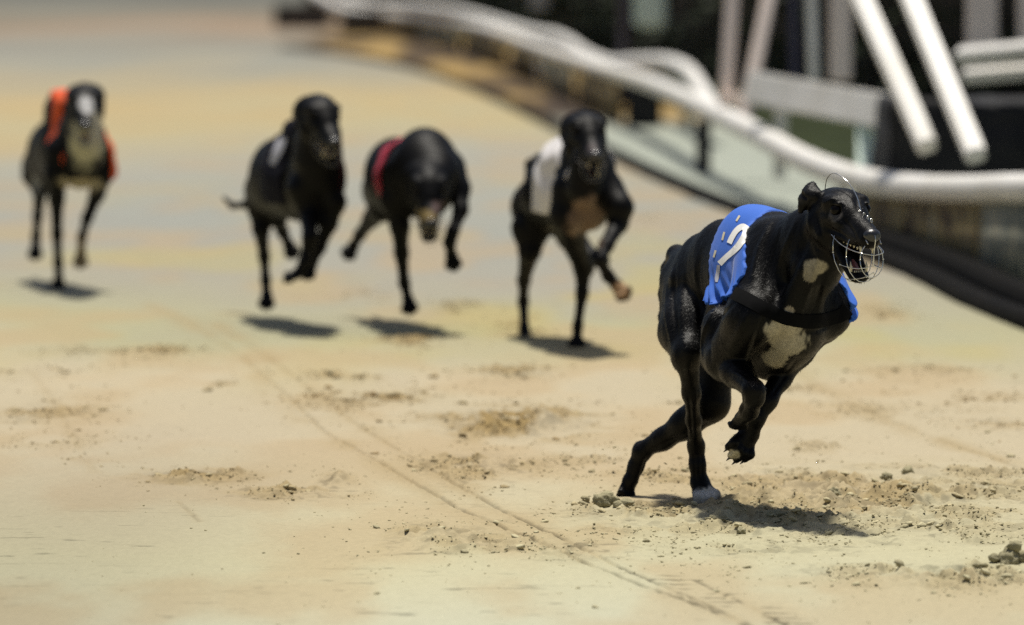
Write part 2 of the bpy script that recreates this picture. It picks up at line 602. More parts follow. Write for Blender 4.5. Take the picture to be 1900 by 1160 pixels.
def ground_eval(x, y):
    """height and tint of the sand"""
    near = sst(34, 20, y)
    rough = np.zeros_like(x); brown = np.zeros_like(x)
    for (cx, cy, ex, ey, s, b) in PW:
        q = ((x - cx) / (ex * 1.15)) ** 2 + ((y - cy) / (ey * 1.15)) ** 2
        m = np.exp(-q * 1.4) * s
        rough = np.maximum(rough, m)
        brown = np.maximum(brown, m * b)
    br = fbm2(x * 9, y * 5, 4, 3)
    rmask = np.clip(rough * 1.6 + (br - 0.55) * 1.6, 0, 1) * sst(0.06, 0.3, rough)
    f1 = fbm2(x * 60, y * 60, 3, 11)
    f2 = fbm2(x * 24, y * 24, 4, 21)
    lump = np.clip(f2 - 0.5, 0, 1) * 2
    h = (fbm2(x * 1.2, y * 1.2, 3, 5) - 0.5) * 0.016 + (f1 - 0.5) * 0.0022
    big = np.clip(fbm2(x * 13, y * 11, 3, 23) - .52, 0, 1) * sst(.5, .9, rough)
    h = h + near * rmask * (lump * 0.032 + (f1 - 0.45) * 0.013 + big * .075)
    # drag streaks left by the harrow across the track
    st3 = noise2(x * 13 + y * 2, y * 36, 41)
    st = noise2(x * 2.2 + 40, y * 26, 31)
    st2 = noise2(x * 6, y * 90, 37)
    sm = sst(0.55, 0.8, fbm2(x * 1.4, y * 1.4, 2, 51))
    h = h - near * 0.0024 * sst(0.74, 0.92, st2) * sm * sst(0.45, 0.8, st)
    tr = np.zeros_like(x); groove_shade = np.zeros_like(x)
    for pts, (wd, dp) in zip(TRW, TRA):
        d = poly_dist(x, y, pts)
        jag = 0.6 + 0.8 * noise2(x * 40, y * 12, 61)
        g_ = np.exp(-(d / wd) ** 2) * jag
        ridge = np.exp(-((d - wd * 2.4) / (wd * 1.3)) ** 2) * noise2(x * 50, y * 25, 62)
        h = h - near * g_ * dp + near * ridge * dp * 0.7
        groove_shade = np.maximum(groove_shade, np.exp(-(d / .0048) ** 2) * sst(.25, .5, noise2(x * 30, y * 7, 61)) * sst(14.5, 12.0, y) * (.35 + .65 * sst(.35, .6, noise2(x * 5, y * 1.3, 66))))
        tr = np.maximum(tr, np.exp(-(d / (wd * 3.5)) ** 2))
    # tyre tread ticks beside the second track
    d = poly_dist(x, y, [G(1180, 1060), G(1290, 1085), G(1440, 1150), G(1560, 1200)])
    tread = sst(0.55, 0.95, np.sin((y + x * 0.15) * 2 * math.pi / 0.085) * 0.5 + 0.5)
    tickm = tread * np.exp(-(d / 0.05) ** 4) * sst(.35, .6, noise2(x * 22, y * 14, 71)) * sst(.3, .5, noise2(x * 3, y * 1.5, 72))
    h = h - 0.004 * tickm
    # tint: rows of the track raked and wetted at different times, in bands; near rows carry a painted pool of light
    n = fbm2(x * 0.8 + 3, y * 0.35, 4, 81)
    n2 = fbm2(x * 0.5 + 9, y * 0.08, 4, 91)
    n3 = fbm2(x * 2.6, y * 0.9, 4, 93)
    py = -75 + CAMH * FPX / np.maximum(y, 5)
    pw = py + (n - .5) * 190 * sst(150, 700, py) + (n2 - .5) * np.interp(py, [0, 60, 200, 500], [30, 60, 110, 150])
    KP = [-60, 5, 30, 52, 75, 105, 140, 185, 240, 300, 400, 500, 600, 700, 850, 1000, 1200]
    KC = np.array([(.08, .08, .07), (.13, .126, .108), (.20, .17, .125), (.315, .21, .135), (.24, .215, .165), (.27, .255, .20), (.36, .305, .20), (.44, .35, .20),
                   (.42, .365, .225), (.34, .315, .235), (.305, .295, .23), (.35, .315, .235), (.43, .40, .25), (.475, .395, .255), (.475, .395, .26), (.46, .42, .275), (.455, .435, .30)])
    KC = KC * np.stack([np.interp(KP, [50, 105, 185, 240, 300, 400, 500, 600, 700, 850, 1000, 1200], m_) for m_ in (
        [.97, .92, .97, .97, .93, .93, .92, .87, .99, 1.0, 1.05, 1.04], [.98, .98, .95, .95, .96, .96, .93, .87, 1.0, 1.01, 1.06, 1.07], [1.0, 1.12, .86, .88, 1.08, 1.10, 1.0, .84, 1.04, 1.03, 1.05, 1.16])], 1)  # row gains; the near rows are brightened as a floodlight pool
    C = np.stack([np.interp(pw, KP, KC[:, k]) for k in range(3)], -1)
    Br = np.array([0.34, 0.225, 0.09])
    sd_ = (sst(.44, .66, n3) * .48 * sst(0, 300, py))[..., None]
    C = C * (1 - sd_) + np.array([0.41, 0.30, 0.165]) * sd_
    q_ = np.exp(-((x + 1.0) / .45) ** 2 - ((y - 14.0) / 1.6) ** 2)[..., None] * .45
    lf = (sst(-.25, -1.0, x) * sst(15, 12.5, y) * .24)[..., None]  # left foreground darkened, light falloff painted into the tint
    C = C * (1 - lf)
    C = C * (1 - q_) + np.array([.375, .31, .225]) * q_                        # a damper corner, on top of the painted light falloff                      # dry ochre smears
    gy = (sst(.55, .35, n3) * .25 * sst(1200, 200, py))[..., None]
    C = C * (1 - gy) + np.array([0.33, 0.33, 0.27]) * gy                       # greyer damp places
    yl_ = (sst(.5, .75, fbm2(x * 1.7, y * .5, 3, 95)) * np.interp(py, [300, 420, 520, 640, 760], [0, .3, .6, .5, 0]))[..., None]
    C = C * (1 - yl_) + np.array([0.40, 0.34, 0.14]) * yl_
    bm_ = np.clip(brown * (0.25 + 1.5 * sst(0.38, 0.62, br)), 0, 1)[..., None] * 0.97
    C = C * (1 - bm_) + Br * bm_
    brd = rough[..., None] * .25 * sst(.4, .6, br)[..., None]
    C = C * (1 - brd) + np.array([.36, .30, .15]) * brd
    tb = np.zeros_like(x)
    for pts in TRW[:3]:
        tb = np.maximum(tb, np.exp(-(poly_dist(x, y, pts) / .055) ** 2))
    tb = (tb * sst(11.2, 13.5, y) * (.15 + 1.0 * sst(.38, .62, fbm2(x * 9, y * 2.6, 4, 107))) * .45)[..., None]
    C = C * (1 - tb) + np.array([.37, .28, .15]) * tb
    trn = 0.20 * (tr * sst(.3, .6, fbm2(x * 9, y * 3, 3, 108)))[..., None]
    C = C * (1 - trn) + np.array([.36, .27, .14]) * trn
    dash = np.maximum(sst(0.78, 0.95, st2) * sm * sst(0.45, 0.75, st), .95 * sst(.86, .95, st3) * sst(.44, .58, fbm2(x * 2.3, y * .9, 2, 53)) * sst(13.5, 12, y)) * near
    C = C * (1 - .40 * dash[..., None])  # shade of the streak dips painted into the tint
    C = C * (1 - .78 * (groove_shade * near)[..., None])  # wheel grooves darkened too, as painted shade
    C = C * (1 - .62 * tickm[..., None])  # painted shade in the tread dips
    # shade painted into the hollows of the loose patches
    C = C * (1 - 0.30 * (rmask * sst(.5, .34, f2) * near)[..., None])
    crumb_shade = sst(.60, .74, fbm2(x * 45, y * 30, 3, 103)) * near * sst(.42, .6, fbm2(x * 3, y * 1.6, 3, 104) * .6 + rough * .6)
    C = C * (1 - 0.28 * crumb_shade[..., None])  # dark specks painted as shaded undersides of crumbs
    # verge beyond the hare rail
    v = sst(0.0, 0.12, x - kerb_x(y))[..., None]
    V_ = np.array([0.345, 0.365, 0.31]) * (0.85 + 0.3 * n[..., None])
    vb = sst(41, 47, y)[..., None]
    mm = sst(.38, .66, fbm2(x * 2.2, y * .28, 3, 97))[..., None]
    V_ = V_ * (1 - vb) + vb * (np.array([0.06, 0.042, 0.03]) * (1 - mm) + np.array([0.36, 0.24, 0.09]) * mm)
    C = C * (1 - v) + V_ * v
    C = C * (0.93 + 0.14 * fbm2(x * 150, y * 60, 2, 99)[..., None])
    return h, C


def refine(lo, hi, f0, f1, step):
    a = list(np.arange(f0, f1, step))
    out, x, s = [], f0, step
    while x > lo:
        s *= 1.35; x -= s; out.append(x)
    b, x, s = [], a[-1], step
    while x < hi:
        s *= 1.35; x += s; b.append(x)
    return np.array(out[::-1] + a + b)


xs = refine(-1500, 1500, -1.45, 1.85, 0.0042)
ya = np.arange(10.2, 15.2, 0.0085)
yl = [15.2]; s_ = 0.0085
while yl[-1] < 3000:
    s_ *= 1.006 if yl[-1] < 40 else 1.08
    yl.append(yl[-1] + s_)
yb_ = [10.2]; s_ = 0.01
while yb_[-1] > -60:
    s_ *= 1.35; yb_.append(yb_[-1] - s_)
ys = np.concatenate([np.array(yb_[1:][::-1]), ya, np.array(yl)])
GX, GY = np.meshgrid(xs, ys, indexing='ij')
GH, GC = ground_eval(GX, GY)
GH = GH * (sst(-1.9, -1.6, GX) * sst(2.3, 2.0, GX) * sst(70, 30, GY) * sst(6, 9, GY))
nx_, ny_ = GX.shape
ii = np.arange(nx_ * ny_).reshape(nx_, ny_)
Q = np.stack([ii[:-1, :-1].ravel(), ii[1:, :-1].ravel(), ii[1:, 1:].ravel(), ii[:-1, 1:].ravel()], 1)
gme = mesh_np('track_ground', np.stack([GX.ravel(), GY.ravel(), GH.ravel()], 1), Q)
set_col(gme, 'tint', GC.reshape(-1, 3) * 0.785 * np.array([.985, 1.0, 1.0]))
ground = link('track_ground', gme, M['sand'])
tag(ground, kind='structure')
print('ground', len(gme.vertices), xs.size, ys.size); tick('ground')


def ground_z(x, y):
    i = np.clip(np.searchsorted(xs, x), 0, nx_ - 1); j = np.clip(np.searchsorted(ys, y), 0, ny_ - 1)
    return float(GH[i, j])


# ------------------------------------------------------------------ loose sand clods (stuff) and a few large clods
def clod_mesh(bm, c, r, seed, sub=1, flat=0.7):
    rr = random.Random(seed)
    rot = Matrix.Rotation(rr.random() * 6.28, 3, 'Z') @ Matrix.Rotation(rr.random() * 6.28, 3, 'X')
    ret = bmesh.ops.create_icosphere(bm, subdivisions=sub, radius=1)
    sx, sy, sz = rr.uniform(.8, 1.35), rr.uniform(.7, 1.1), rr.uniform(.6, 1.0)
    for v in ret['verts']:
        q = v.co
        n = 1 + rr.uniform(-.28, .28) if sub < 3 else 1 + 0.55 * (noise3(np.array([q.x * 2.2 + seed]), np.array([q.y * 2.2]), np.array([q.z * 2.2]), 3)[0] - .5) \
            + 0.35 * (noise3(np.array([q.x * 6 + seed]), np.array([q.y * 6]), np.array([q.z * 6]), 4)[0] - .5)
        q = rot @ Vector((q.x * sx * n, q.y * sy * n, q.z * sz * n))
        v.co = Vector((q.x * r, q.y * r, q.z * r * flat)) + Vector(c)


def ico(sub):
    bm = bmesh.new()
    bmesh.ops.create_icosphere(bm, subdivisions=sub, radius=1)
    V = np.array([v.co[:] for v in bm.verts]); Fc = np.array([[v.index for v in f.verts] for f in bm.faces])
    bm.free()
    return V, Fc


TPL = {1: ico(1), 2: ico(2)}


def clods_np(items):
    """items: (x, y, z, r); one irregular crumb each"""
    VV, FF, CC, n = [], [], [], 0
    for sub in (1, 2):
        it = np.array([i for i in items if (i[3] > .006) == (sub == 2)])
        if not len(it): continue
        tv, tf = TPL[sub]
        m = len(it)
        q = np.repeat(tv[None], m, 0) * (1 + rng.uniform(-.30, .30, (m, len(tv), 1)))
        q = q * np.stack([rng.uniform(.8, 1.5, m), rng.uniform(.7, 1.1, m), rng.uniform(.5, .95, m)], 1)[:, None]
        a = rng.uniform(0, 6.28, m)
        ca, sa = np.cos(a)[:, None], np.sin(a)[:, None]
        tx = rng.uniform(-.5, .5, (m, 1))
        x = q[..., 0] * ca - q[..., 1] * sa; y = q[..., 0] * sa + q[..., 1] * ca
        z = q[..., 2] + x * tx
        w_ = np.stack([x, y, z * .75], -1) * it[:, 3][:, None, None] + it[:, None, :3]
        VV.append(w_.reshape(-1, 3))
        bb = (it[:, 4] * rng.uniform(.6, 1.3, m))[:, None]
        cl = (np.array([.43, .39, .245]) * (1 - bb) + np.array([.30, .21, .10]) * bb) * rng.uniform(.75, 1.15, (m, 1))
        CC.append(np.repeat(cl, len(tv), 0))
        FF.append((tf[None] + (np.arange(m) * len(tv))[:, None, None] + n).reshape(-1, 3))
        n += m * len(tv)
    return np.concatenate(VV), np.concatenate(FF), np.concatenate(CC)


items = []
for (cx, cy, ex, ey, s, b) in PW:
    n = int(min(2600, 5200 * ex * ey * s * 4 + 40))
    for _ in range(n):
        g_ = .5 if random.random() < .7 else 1.15
        u, v = random.gauss(0, g_), random.gauss(0, g_)
        x, y = cx + u * ex, cy + v * ey
        if y < 10.4 or fbm2(np.array([x * 9.]), np.array([y * 5.]), 3, 3)[0] < .42 + .12 * random.random(): continue
        r = 0.0013 + 0.0032 * random.random() ** 2.5
        if random.random() < 0.035 * s: r = random.uniform(.005, .011)
        if y > 16: r *= 1.4
        items.append((x, y, ground_z(x, y) + r * .15, r, b * sst(11.8, 13.5, y)))
for q in [(random.gauss(1215, 60), random.gauss(885, 28)) for _ in range(45)] + [(958, 745), (965, 850), (1040, 850), (1210, 800), (1235, 860), (1140, 860), (1350, 880), (1420, 900), (1253, 905), (1190, 780)]:   # grains thrown up by the paws
    a = P(q[0], q[1], 13.3 + random.random() * .5)
    items.append((a[0], a[1], max(a[2], .02), random.uniform(.0014, .0042), .2))
for _ in range(5200):
    x, y = random.uniform(-.9, 1.5), random.uniform(10.6, 16)
    if random.random() > max(.22, .36 + x * .8) or fbm2(np.array([x * 3.]), np.array([y * 1.6]), 3, 104)[0] < .40 + .1 * random.random(): continue
    r = 0.0010 + 0.0026 * random.random() ** 4
    items.append((x, y, ground_z(x, y) + r * .15, r, .1))
cnt = len(items)
cv, cf, cc_ = clods_np(items)
me = mesh_np('loose_sand', cv, cf)
set_col(me, 'tint', cc_)
o = link('loose_sand', me, M['sand'])
tag(o, 'crumbs of kicked up damp sand scattered over the track', 'sand', kind='stuff')
print('clods', cnt); tick('clods')


def clod(px, py, r, label, seed, flat=.8, extra=()):
    g = G(px, py)
    bm = bmesh.new()
    clod_mesh(bm, (g[0], g[1], ground_z(g[0], g[1]) + r * .45), r, seed, 4, flat)
    for (dx, dy, dz, r2) in extra:
        clod_mesh(bm, (g[0] + dx, g[1] + dy, max(r2 * .4, dz)), r2, seed + int(r2 * 1e4), 3, .8)
    me = bpy.data.meshes.new('sand_clod')
    bm.to_mesh(me); bm.free()
    for f in me.polygons: f.use_smooth = True
    o = link('sand_clod', me, M['clod'])
    tag(o, label, 'clod', 'large clods of sand')


clod(1122, 943, .026, 'rounded brown clod of sand just left of the leading dog trailing hind paw', 5, .85, ((.03, -.02, .01, .013), (.048, .01, .01, .015), (.06, .03, 0, .010)))
clod(1872, 1045, .026, 'tall lumpy clod of grey sand at the right edge of the foreground', 9, .9, ((.012, 0, .035, .013), (-.03, 0, .01, .012), (.03, .02, .012, .018)))
clod(1820, 1068, .013, 'low crumbly clod of sand lying just left below the tallest foreground clod', 12, .6, ((.03, 0, 0, .012), (-.02, 0, 0, .008), (.06, 0, 0, .012)))
clod(1548, 932, .013, 'small round clod of sand right of the planted white toed paw, beyond the shadow', 14, .9)
clod(1645, 893, .012, 'small dark clod of sand behind the far end of the leading dog shadow', 15, .8)
clod(1684, 882, .016, 'dark upright clod of sand right of the small dark clod behind the shadow', 19, .9, ((.01, .01, 0, .008),))
clod(1376, 992, .012, 'pale round clod of sand on the near edge of the leading dog shadow', 21, 1.0)
clod(1330, 975, .020, 'flat broken lump of sand within the shadow under the leading dog', 23, .55, ((.03, .01, 0, .012), (-.03, 0, 0, .012)))
clod(1440, 968, .017, 'ragged dark lump of sand in the middle of the leading dog shadow', 29, .7, ((.03, .02, 0, .013), (.06, .01, 0, .010)))

#--DOGS--
BLACK = (0.0018, 0.0016, 0.0016)
ZUP = np.array([0, 0, 1.0])


def head_frame(E, yaw, pitch=0.0, roll=0.0, s=1.0):
    y = math.radians(yaw)
    Fh = np.array([math.sin(y), -math.cos(y), 0]); Rh = np.array([-math.cos(y), -math.sin(y), 0]); U = ZUP.copy()
    p = math.radians(pitch)
    F2 = Fh * math.cos(p) - U * math.sin(p); U2 = Fh * math.sin(p) + U * math.cos(p)
    r = math.radians(roll)
    R2 = Rh * math.cos(r) + U2 * math.sin(r); U3 = U2 * math.cos(r) - Rh * math.sin(r)
    E = np.array(E)
    f = lambda a, b, c: E + (F2 * a + R2 * b + U3 * c) * s
    return f, F2, R2, U3


def head_prims(h, U, s=1.0, jaw=1.0, ears='rose'):
    """h(forward, right, up) from a point between the eyes. jaw 0..1 opens the mouth"""
    P_ = lambda *a, **k: prim(*a, up=U, **k)
    g = [
        P_(h(-.075, 0, -.004), h(-.025, 0, -.006), .055 * s, .049 * s, ha=.050 * s, hb=.045 * s, k=.02),      # brain case
        P_(h(-.035, 0, .004), h(.012, 0, -.012), .045 * s, .032 * s, ha=.036 * s, hb=.028 * s, k=.02),         # forehead and stop
        P_(h(0, 0, -.022), h(.095, 0, -.052), .034 * s, .0205 * s, ha=.032 * s, hb=.0195 * s, k=.018),         # upper muzzle
        P_(h(.01, 0, -.040), h(.090, 0, -.062), .036 * s, .0205 * s, ha=.022 * s, hb=.015 * s, k=.014),        # lips
    ]
    for q in (1, -1):
        g += [P_(h(-.010, q * .035, .018), h(-.026, q * .042, .016), .013 * s, .014 * s, k=.012),              # brow
              P_(h(-.03, q * .041, -.022), h(.018, q * .030, -.028), .012 * s, .010 * s, k=.014),              # cheek bone
              P_(h(-.075, q * .034, -.035), h(-.045, q * .038, -.055), .032 * s, .024 * s, k=.02),             # masseter
              P_(h(-.03, q * .037, -.050), h(.055, q * .021, -.068), .009 * s, .007 * s, k=.010),              # lip line
              P_(h(.010, q * .043, .000), h(.010, q * .043, .000), .0145 * s, .0145 * s, k=.005, sub=True)]    # eye socket
        g += [P_(h(-.004, q * .044, .0135), h(.013, q * .034, .0130), .0040 * s, k=.004),                    # upper lid
              P_(h(-.004, q * .044, -.0130), h(.013, q * .034, -.0135), .0036 * s, k=.004)]                  # lower lid
    g += [P_(h(.06, 0, -.058), h(.092, 0, -.066), .025 * s, .0215 * s, ha=.018 * s, hb=.014 * s, k=.012)]
    # lower jaw
    jx, jz = .040 + .045 * (1 - jaw), -.143 + .060 * (1 - jaw)
    g += [P_(h(-.065, 0, -.060), h(-.03, 0, -.078 + .01 * (1 - jaw)), .036 * s, .032 * s, k=.02),
          P_(h(-.03, 0, -.080 + .01 * (1 - jaw)), h(jx, 0, jz), .034 * s, .0245 * s, ha=.020 * s, hb=.0135 * s, k=.012)]
    if jaw > .3:                                                                                               # mouth hollow
        g += [P_(h(.0, 0, -.080), h(.09, 0, -.100), .020 * s, .022 * s, ha=.010 * s, hb=.017 * s, k=.008, sub=True)]
        g += [P_(h(.0, 0, -.079), h(jx - .002, 0, jz + .013), .022 * s, .0165 * s, ha=.009 * s, hb=.007 * s, k=.006, sub=True)]
    e = []
    for q in (1, -1):
        if ears == 'rose' and q < 0: q = -.62
        if ears == 'fold': q = q * .88
        hi = .018 if (ears == 'rose' and q > 0) else (-.010 if ears == 'fold' else -.030)
        hu = h(0, q * .7, .7) - h(0, 0, 0)
        e += [prim(h(-.072, q * .046, .012 + hi), h(-.094, q * .056, .022 + hi), .013 * s, .023 * s, up=hu, ha=.010 * s, hb=.008 * s, k=.010),
              prim(h(-.094, q * .056, .022 + hi), h(-.118, q * .058, .008 + hi), .023 * s, .017 * s, up=hu, ha=.008 * s, hb=.007 * s, k=.006),
              prim(h(-.108, q * .064, .004 + hi), h(-.112, q * .067, -.024 + hi), .015 * s, .009 * s, up=h(0, 1, 0) - h(0, 0, 0), ha=.006 * s, hb=.005 * s, k=.004),
              prim(h(-.085, q * .052, .010 + hi), h(-.108, q * .060, -.012 + hi), .014 * s, .010 * s, k=.008),
              prim(h(-.086, q * .066, .006 + hi), h(-.098, q * .076, .014 + hi), .004 * s, .008 * s, k=.005, sub=True)]
    return g, e


def paw(c, fwd, up, s=1.0, spread=1.0):
    """foot with four toes; c = centre of the ball of the foot"""
    c = np.array(c, float); fwd = np.array(fwd, float); fwd /= np.linalg.norm(fwd)
    up = np.array(up, float); up = up - fwd * (up @ fwd); up /= np.linalg.norm(up)
    r = np.cross(fwd, up)
    g = [prim(c - fwd * .012 * s, c + fwd * .004 * s, .020 * s, .021 * s, ha=.014 * s, hb=.014 * s, up=up, k=.01)]
    for q, l in ((-1.5, .022), (-.5, .032), (.5, .032), (1.5, .022)):
        b = c + r * q * .0105 * s * spread + fwd * .008 * s
        m_ = b + (fwd * l * .55 + up * .006 + r * q * .0025) * s
        t = b + (fwd * l - up * .004 + r * q * .003) * s
        g += [prim(b, m_, .0085 * s, .0092 * s, k=.004), prim(m_, t, .0092 * s, .0072 * s, k=.004)]
    g.append(prim(c - fwd * .004 * s - up * .010 * s, c + fwd * .006 * s - up * .010 * s, .012 * s, .012 * s, ha=.006 * s, hb=.006 * s, up=up, k=.006))
    return g


def claws(c, fwd, up, s=1.0):
    c = np.array(c, float); fwd = np.array(fwd, float); fwd /= np.linalg.norm(fwd)
    up = np.array(up, float); up = up - fwd * (up @ fwd); up /= np.linalg.norm(up)
    r = np.cross(fwd, up)
    out = []
    for q, l in ((-1.5, .022), (-.5, .032), (.5, .032), (1.5, .022)):
        t = c + r * q * .0105 * s + fwd * .008 * s + (fwd * l - up * .004 + r * q * .003) * s
        out.append(([t, t + (fwd * .007 - up * .002) * s, t + (fwd * .012 - up * .007) * s], [.003 * s, .0022 * s, .0006 * s]))
    return out


def body_mesh(groups, hres, base, plist, m, parent, kg=.012, seed=3, fine=None):
    g = grid_for(groups, hres)
    F = groups_field(groups, g, kg)
    if fine is not None:
        F = fine(F, g)
    V, Q = surface_nets(F, g)
    me = mesh_np('body', V, Q)
    set_col(me, 'coat', patches(V, base, plist, seed))
    o = link('body', me, m, parent)
    print('body', len(V), F.shape); tick('body')
    return o


def jacket_mesh(prims, off, region, hres, m, parent, folds=None, name='racing_jacket'):
    """cloth: a thickness over the trunk, cut by a region function (negative inside)"""
    g = grid_for([prims], hres)
    F = eval_prims(*g, prims)
    X = g[0][:, None, None]; Y = g[1][None, :, None]; Z = g[2][None, None, :]
    o_ = off
    if folds is not None:
        o_ = off + folds(X, Y, Z)
    F = F - o_
    Rg = region(X, Y, Z)
    F2 = np.maximum(F, Rg)
    F2 = np.maximum(F2, -(F + 0.012)).astype(np.float32)     # hollow, 12 mm shell
    V, Q = surface_nets(F2, g)
    me = mesh_np(name, V, Q)
    return link(name, me, m, parent)


def head_bits(h, F2, R2, U, root, s=1.0, jaw=1.0, detail=True, eyes=True):
    rot = Matrix((Vector(R2), Vector(F2), Vector(U))).transposed()
    if eyes:
        for q in (1, -1):
            sphere('eye', h(.0005, q * .0350, .000), .0132 * s, M['eye'], root)
    # nose pad
    bm = bmesh.new()
    bmesh.ops.create_icosphere(bm, subdivisions=3, radius=1)
    for v in bm.verts:
        q = v.co.copy()
        pinch = 1 - .18 * max(0, -q.z)
        x, y, z = q.x * .0205 * pinch, q.y * .016, q.z * .0165
        for sx in (1, -1):
            dd = math.hypot(x - sx * .0100, z + .001)
            if dd < .005 and q.y > 0: y -= .006 * (1 - dd / .005)
        v.co = Vector(h(.104 + y, x, -.053 + z)) if s == 1 else Vector(h(.104 + y, x, -.053 + z))
    bmesh.ops.recalc_face_normals(bm, faces=bm.faces)
    me = bpy.data.meshes.new('nose')
    bm.to_mesh(me); bm.free()
    for f in me.polygons: f.use_smooth = True
    link('nose', me, M['nose'], root)
    if jaw > .3:
        jx, jz = .040 + .045 * (1 - jaw), -.143 + .060 * (1 - jaw)
        cones, upper = [], []
        for q in (1, -1):
            cones.append(([h(jx - .002, q * .0175, jz + .006), h(jx + .002, q * .0190, jz + .020), h(jx - .001, q * .0190, jz + .032)], [.0042, .0032, .0006]))
            upper.append(([h(.078, q * .0135, -.072), h(.080, q * .0145, -.083), h(.078, q * .014, -.093)], [.0036, .0028, .0006]))
            for i in range(5):
                t = i / 4
                a = np.array([jx - .018 - .055 * t, q * (.0190 + .006 * t), jz + .010 + (.047) * t])
                cones.append(([h(*a), h(a[0], a[1], a[2] + .006 + .002 * t)], [.0032, .0008]))
                b = np.array([.066 - .055 * t, q * (.0155 + .006 * t), -.078 + .012 * t])
                upper.append(([h(*b), h(b[0], b[1], b[2] - .006)], [.0032, .0008]))
        for i in range(6):
            x = (i - 2.5) * .0050
            cones.append(([h(jx + .006, x, jz + .005), h(jx + .007, x, jz + .012)], [.0017, .0011]))
            upper.append(([h(.094, x * 1.1, -.071), h(.095, x * 1.1, -.077)], [.0018, .0011]))
        tube('lower_teeth', cones, .003, M['tooth'], root, seg=7)
        tube('upper_teeth', upper, .003, M['tooth'], root, seg=7)
        tg = [prim(h(-.02, 0, -.083), h(jx - .014, 0, jz + .014), .014, .012, ha=.006, hb=.004, up=U, k=.01)]
        g = grid_for([tg], .0025, .01)
        V, Q = surface_nets(eval_prims(*g, tg), g)
        link('tongue', mesh_np('tongue', V, Q), M['tongue'], root)


# ================================================================== leading dog
D0 = 12.72
lead = empty('greyhound', tuple(P(1455, 555, D0)[:2]) + (0,))
tag(lead, 'leading black greyhound in blue jacket and wire muzzle, ahead of the pack', 'greyhound')
YAW = 24
F_ = np.array([math.sin(math.radians(YAW)), -math.cos(math.radians(YAW)), 0])
R_ = np.array([-F_[1] * -1, 0, 0]); R_ = np.array([-math.cos(math.radians(YAW)), -math.sin(math.radians(YAW)), 0])

trunk = [
    prim(P(1458, 545, 12.68), P(1400, 527, 12.87), .098, .098, ha=.160, hb=.155, k=.03),
    prim(P(1400, 527, 12.87), P(1347, 508, 13.0), .098, .078, ha=.155, hb=.120, k=.03),
    prim(P(1347, 508, 13.0), P(1290, 518, 13.15), .078, .070, ha=.118, hb=.085, k=.03),
    prim(P(1468, 590, 12.62), P(1430, 640, 12.74), .070, .060, ha=.09, hb=.07, k=.05),      # breast keel
    prim(P(1430, 640, 12.74), P(1390, 640, 12.9), .060, .05, ha=.07, hb=.05, k=.04),
]
hf, HF, HR, HU = head_frame(P(1578, 389, 12.42), 23)
hp, he = head_prims(hf, HU, 1.0, 1.0, 'rose')
neck = [
    prim(hf(-.075, 0, -.02), P(1505, 455, 12.58), .047, .062, ha=.050, hb=.075, up=F_ + ZUP, k=.04),
    prim(P(1505, 455, 12.58), P(1462, 500, 12.70), .062, .088, ha=.075, hb=.11, up=F_ + ZUP, k=.05),
    prim(P(1440, 440, 12.76), P(1395, 430, 12.88), .050, .050, k=.04),                      # withers
    prim(hf(-.05, .0, -.07), P(1520, 500, 12.52), .035, .050, k=.04),                        # throat
    prim(P(1530, 480, 12.52), P(1500, 580, 12.56), .020, .026, k=.03),
    prim(P(1495, 500, 12.5), P(1460, 590, 12.54), .022, .030, k=.03),
]
sh_r = [  # right shoulder and upper arm
    prim(P(1415, 450, 12.68), P(1392, 585, 12.56), .034, .046, ha=.060, hb=.060, up=F_, k=.04),
    prim(P(1392, 590, 12.56), P(1345, 668, 12.66), .050, .045, ha=.06, hb=.05, up=F_, k=.03),
    prim(P(1340, 610, 12.72), P(1335, 660, 12.72), .045, .042, ha=.055, hb=.05, up=F_, k=.03),
]
sh_l = [
    prim(P(1500, 450, 12.84), P(1540, 575, 12.66), .030, .042, ha=.055, hb=.055, up=F_, k=.04),
    prim(P(1535, 580, 12.66), P(1525, 602, 12.74), .043, .038, ha=.052, hb=.045, up=F_, k=.03),
]
leg_c = [  # right foreleg, forearm swung toward the camera, wrist folded
    *chain([P(1340, 665, 12.70), P(1368, 690, 12.60), P(1397, 722, 12.50)], [.044, .033, .023], k=.02),
    prim(P(1399, 726, 12.495), P(1399, 738, 12.50), .0245, .022, k=.012),
    *chain([P(1399, 738, 12.50), P(1390, 762, 12.54), P(1377, 776, 12.58)], [.022, .020, .016], k=.012),
]
leg_d = [  # left foreleg swung in under the chest
    *chain([P(1515, 612, 12.74), P(1483, 655, 12.74), P(1448, 703, 12.70), P(1423, 742, 12.66), P(1402, 775, 12.65)], [.037, .028, .0215, .021, .0215], k=.02),
    *chain([P(1402, 775, 12.65), P(1392, 803, 12.66)], [.0215, .020], k=.01),
]
PC, PCF = P(1384, 815, 12.66), P(1362, 850, 12.64) - P(1392, 800, 12.66)
paw_d = paw(PC, PCF, HF, 1.22)
paw_c = paw(P(1375, 780, 12.59), P(1362, 790, 12.62) - P(1380, 770, 12.58), HF, .8)
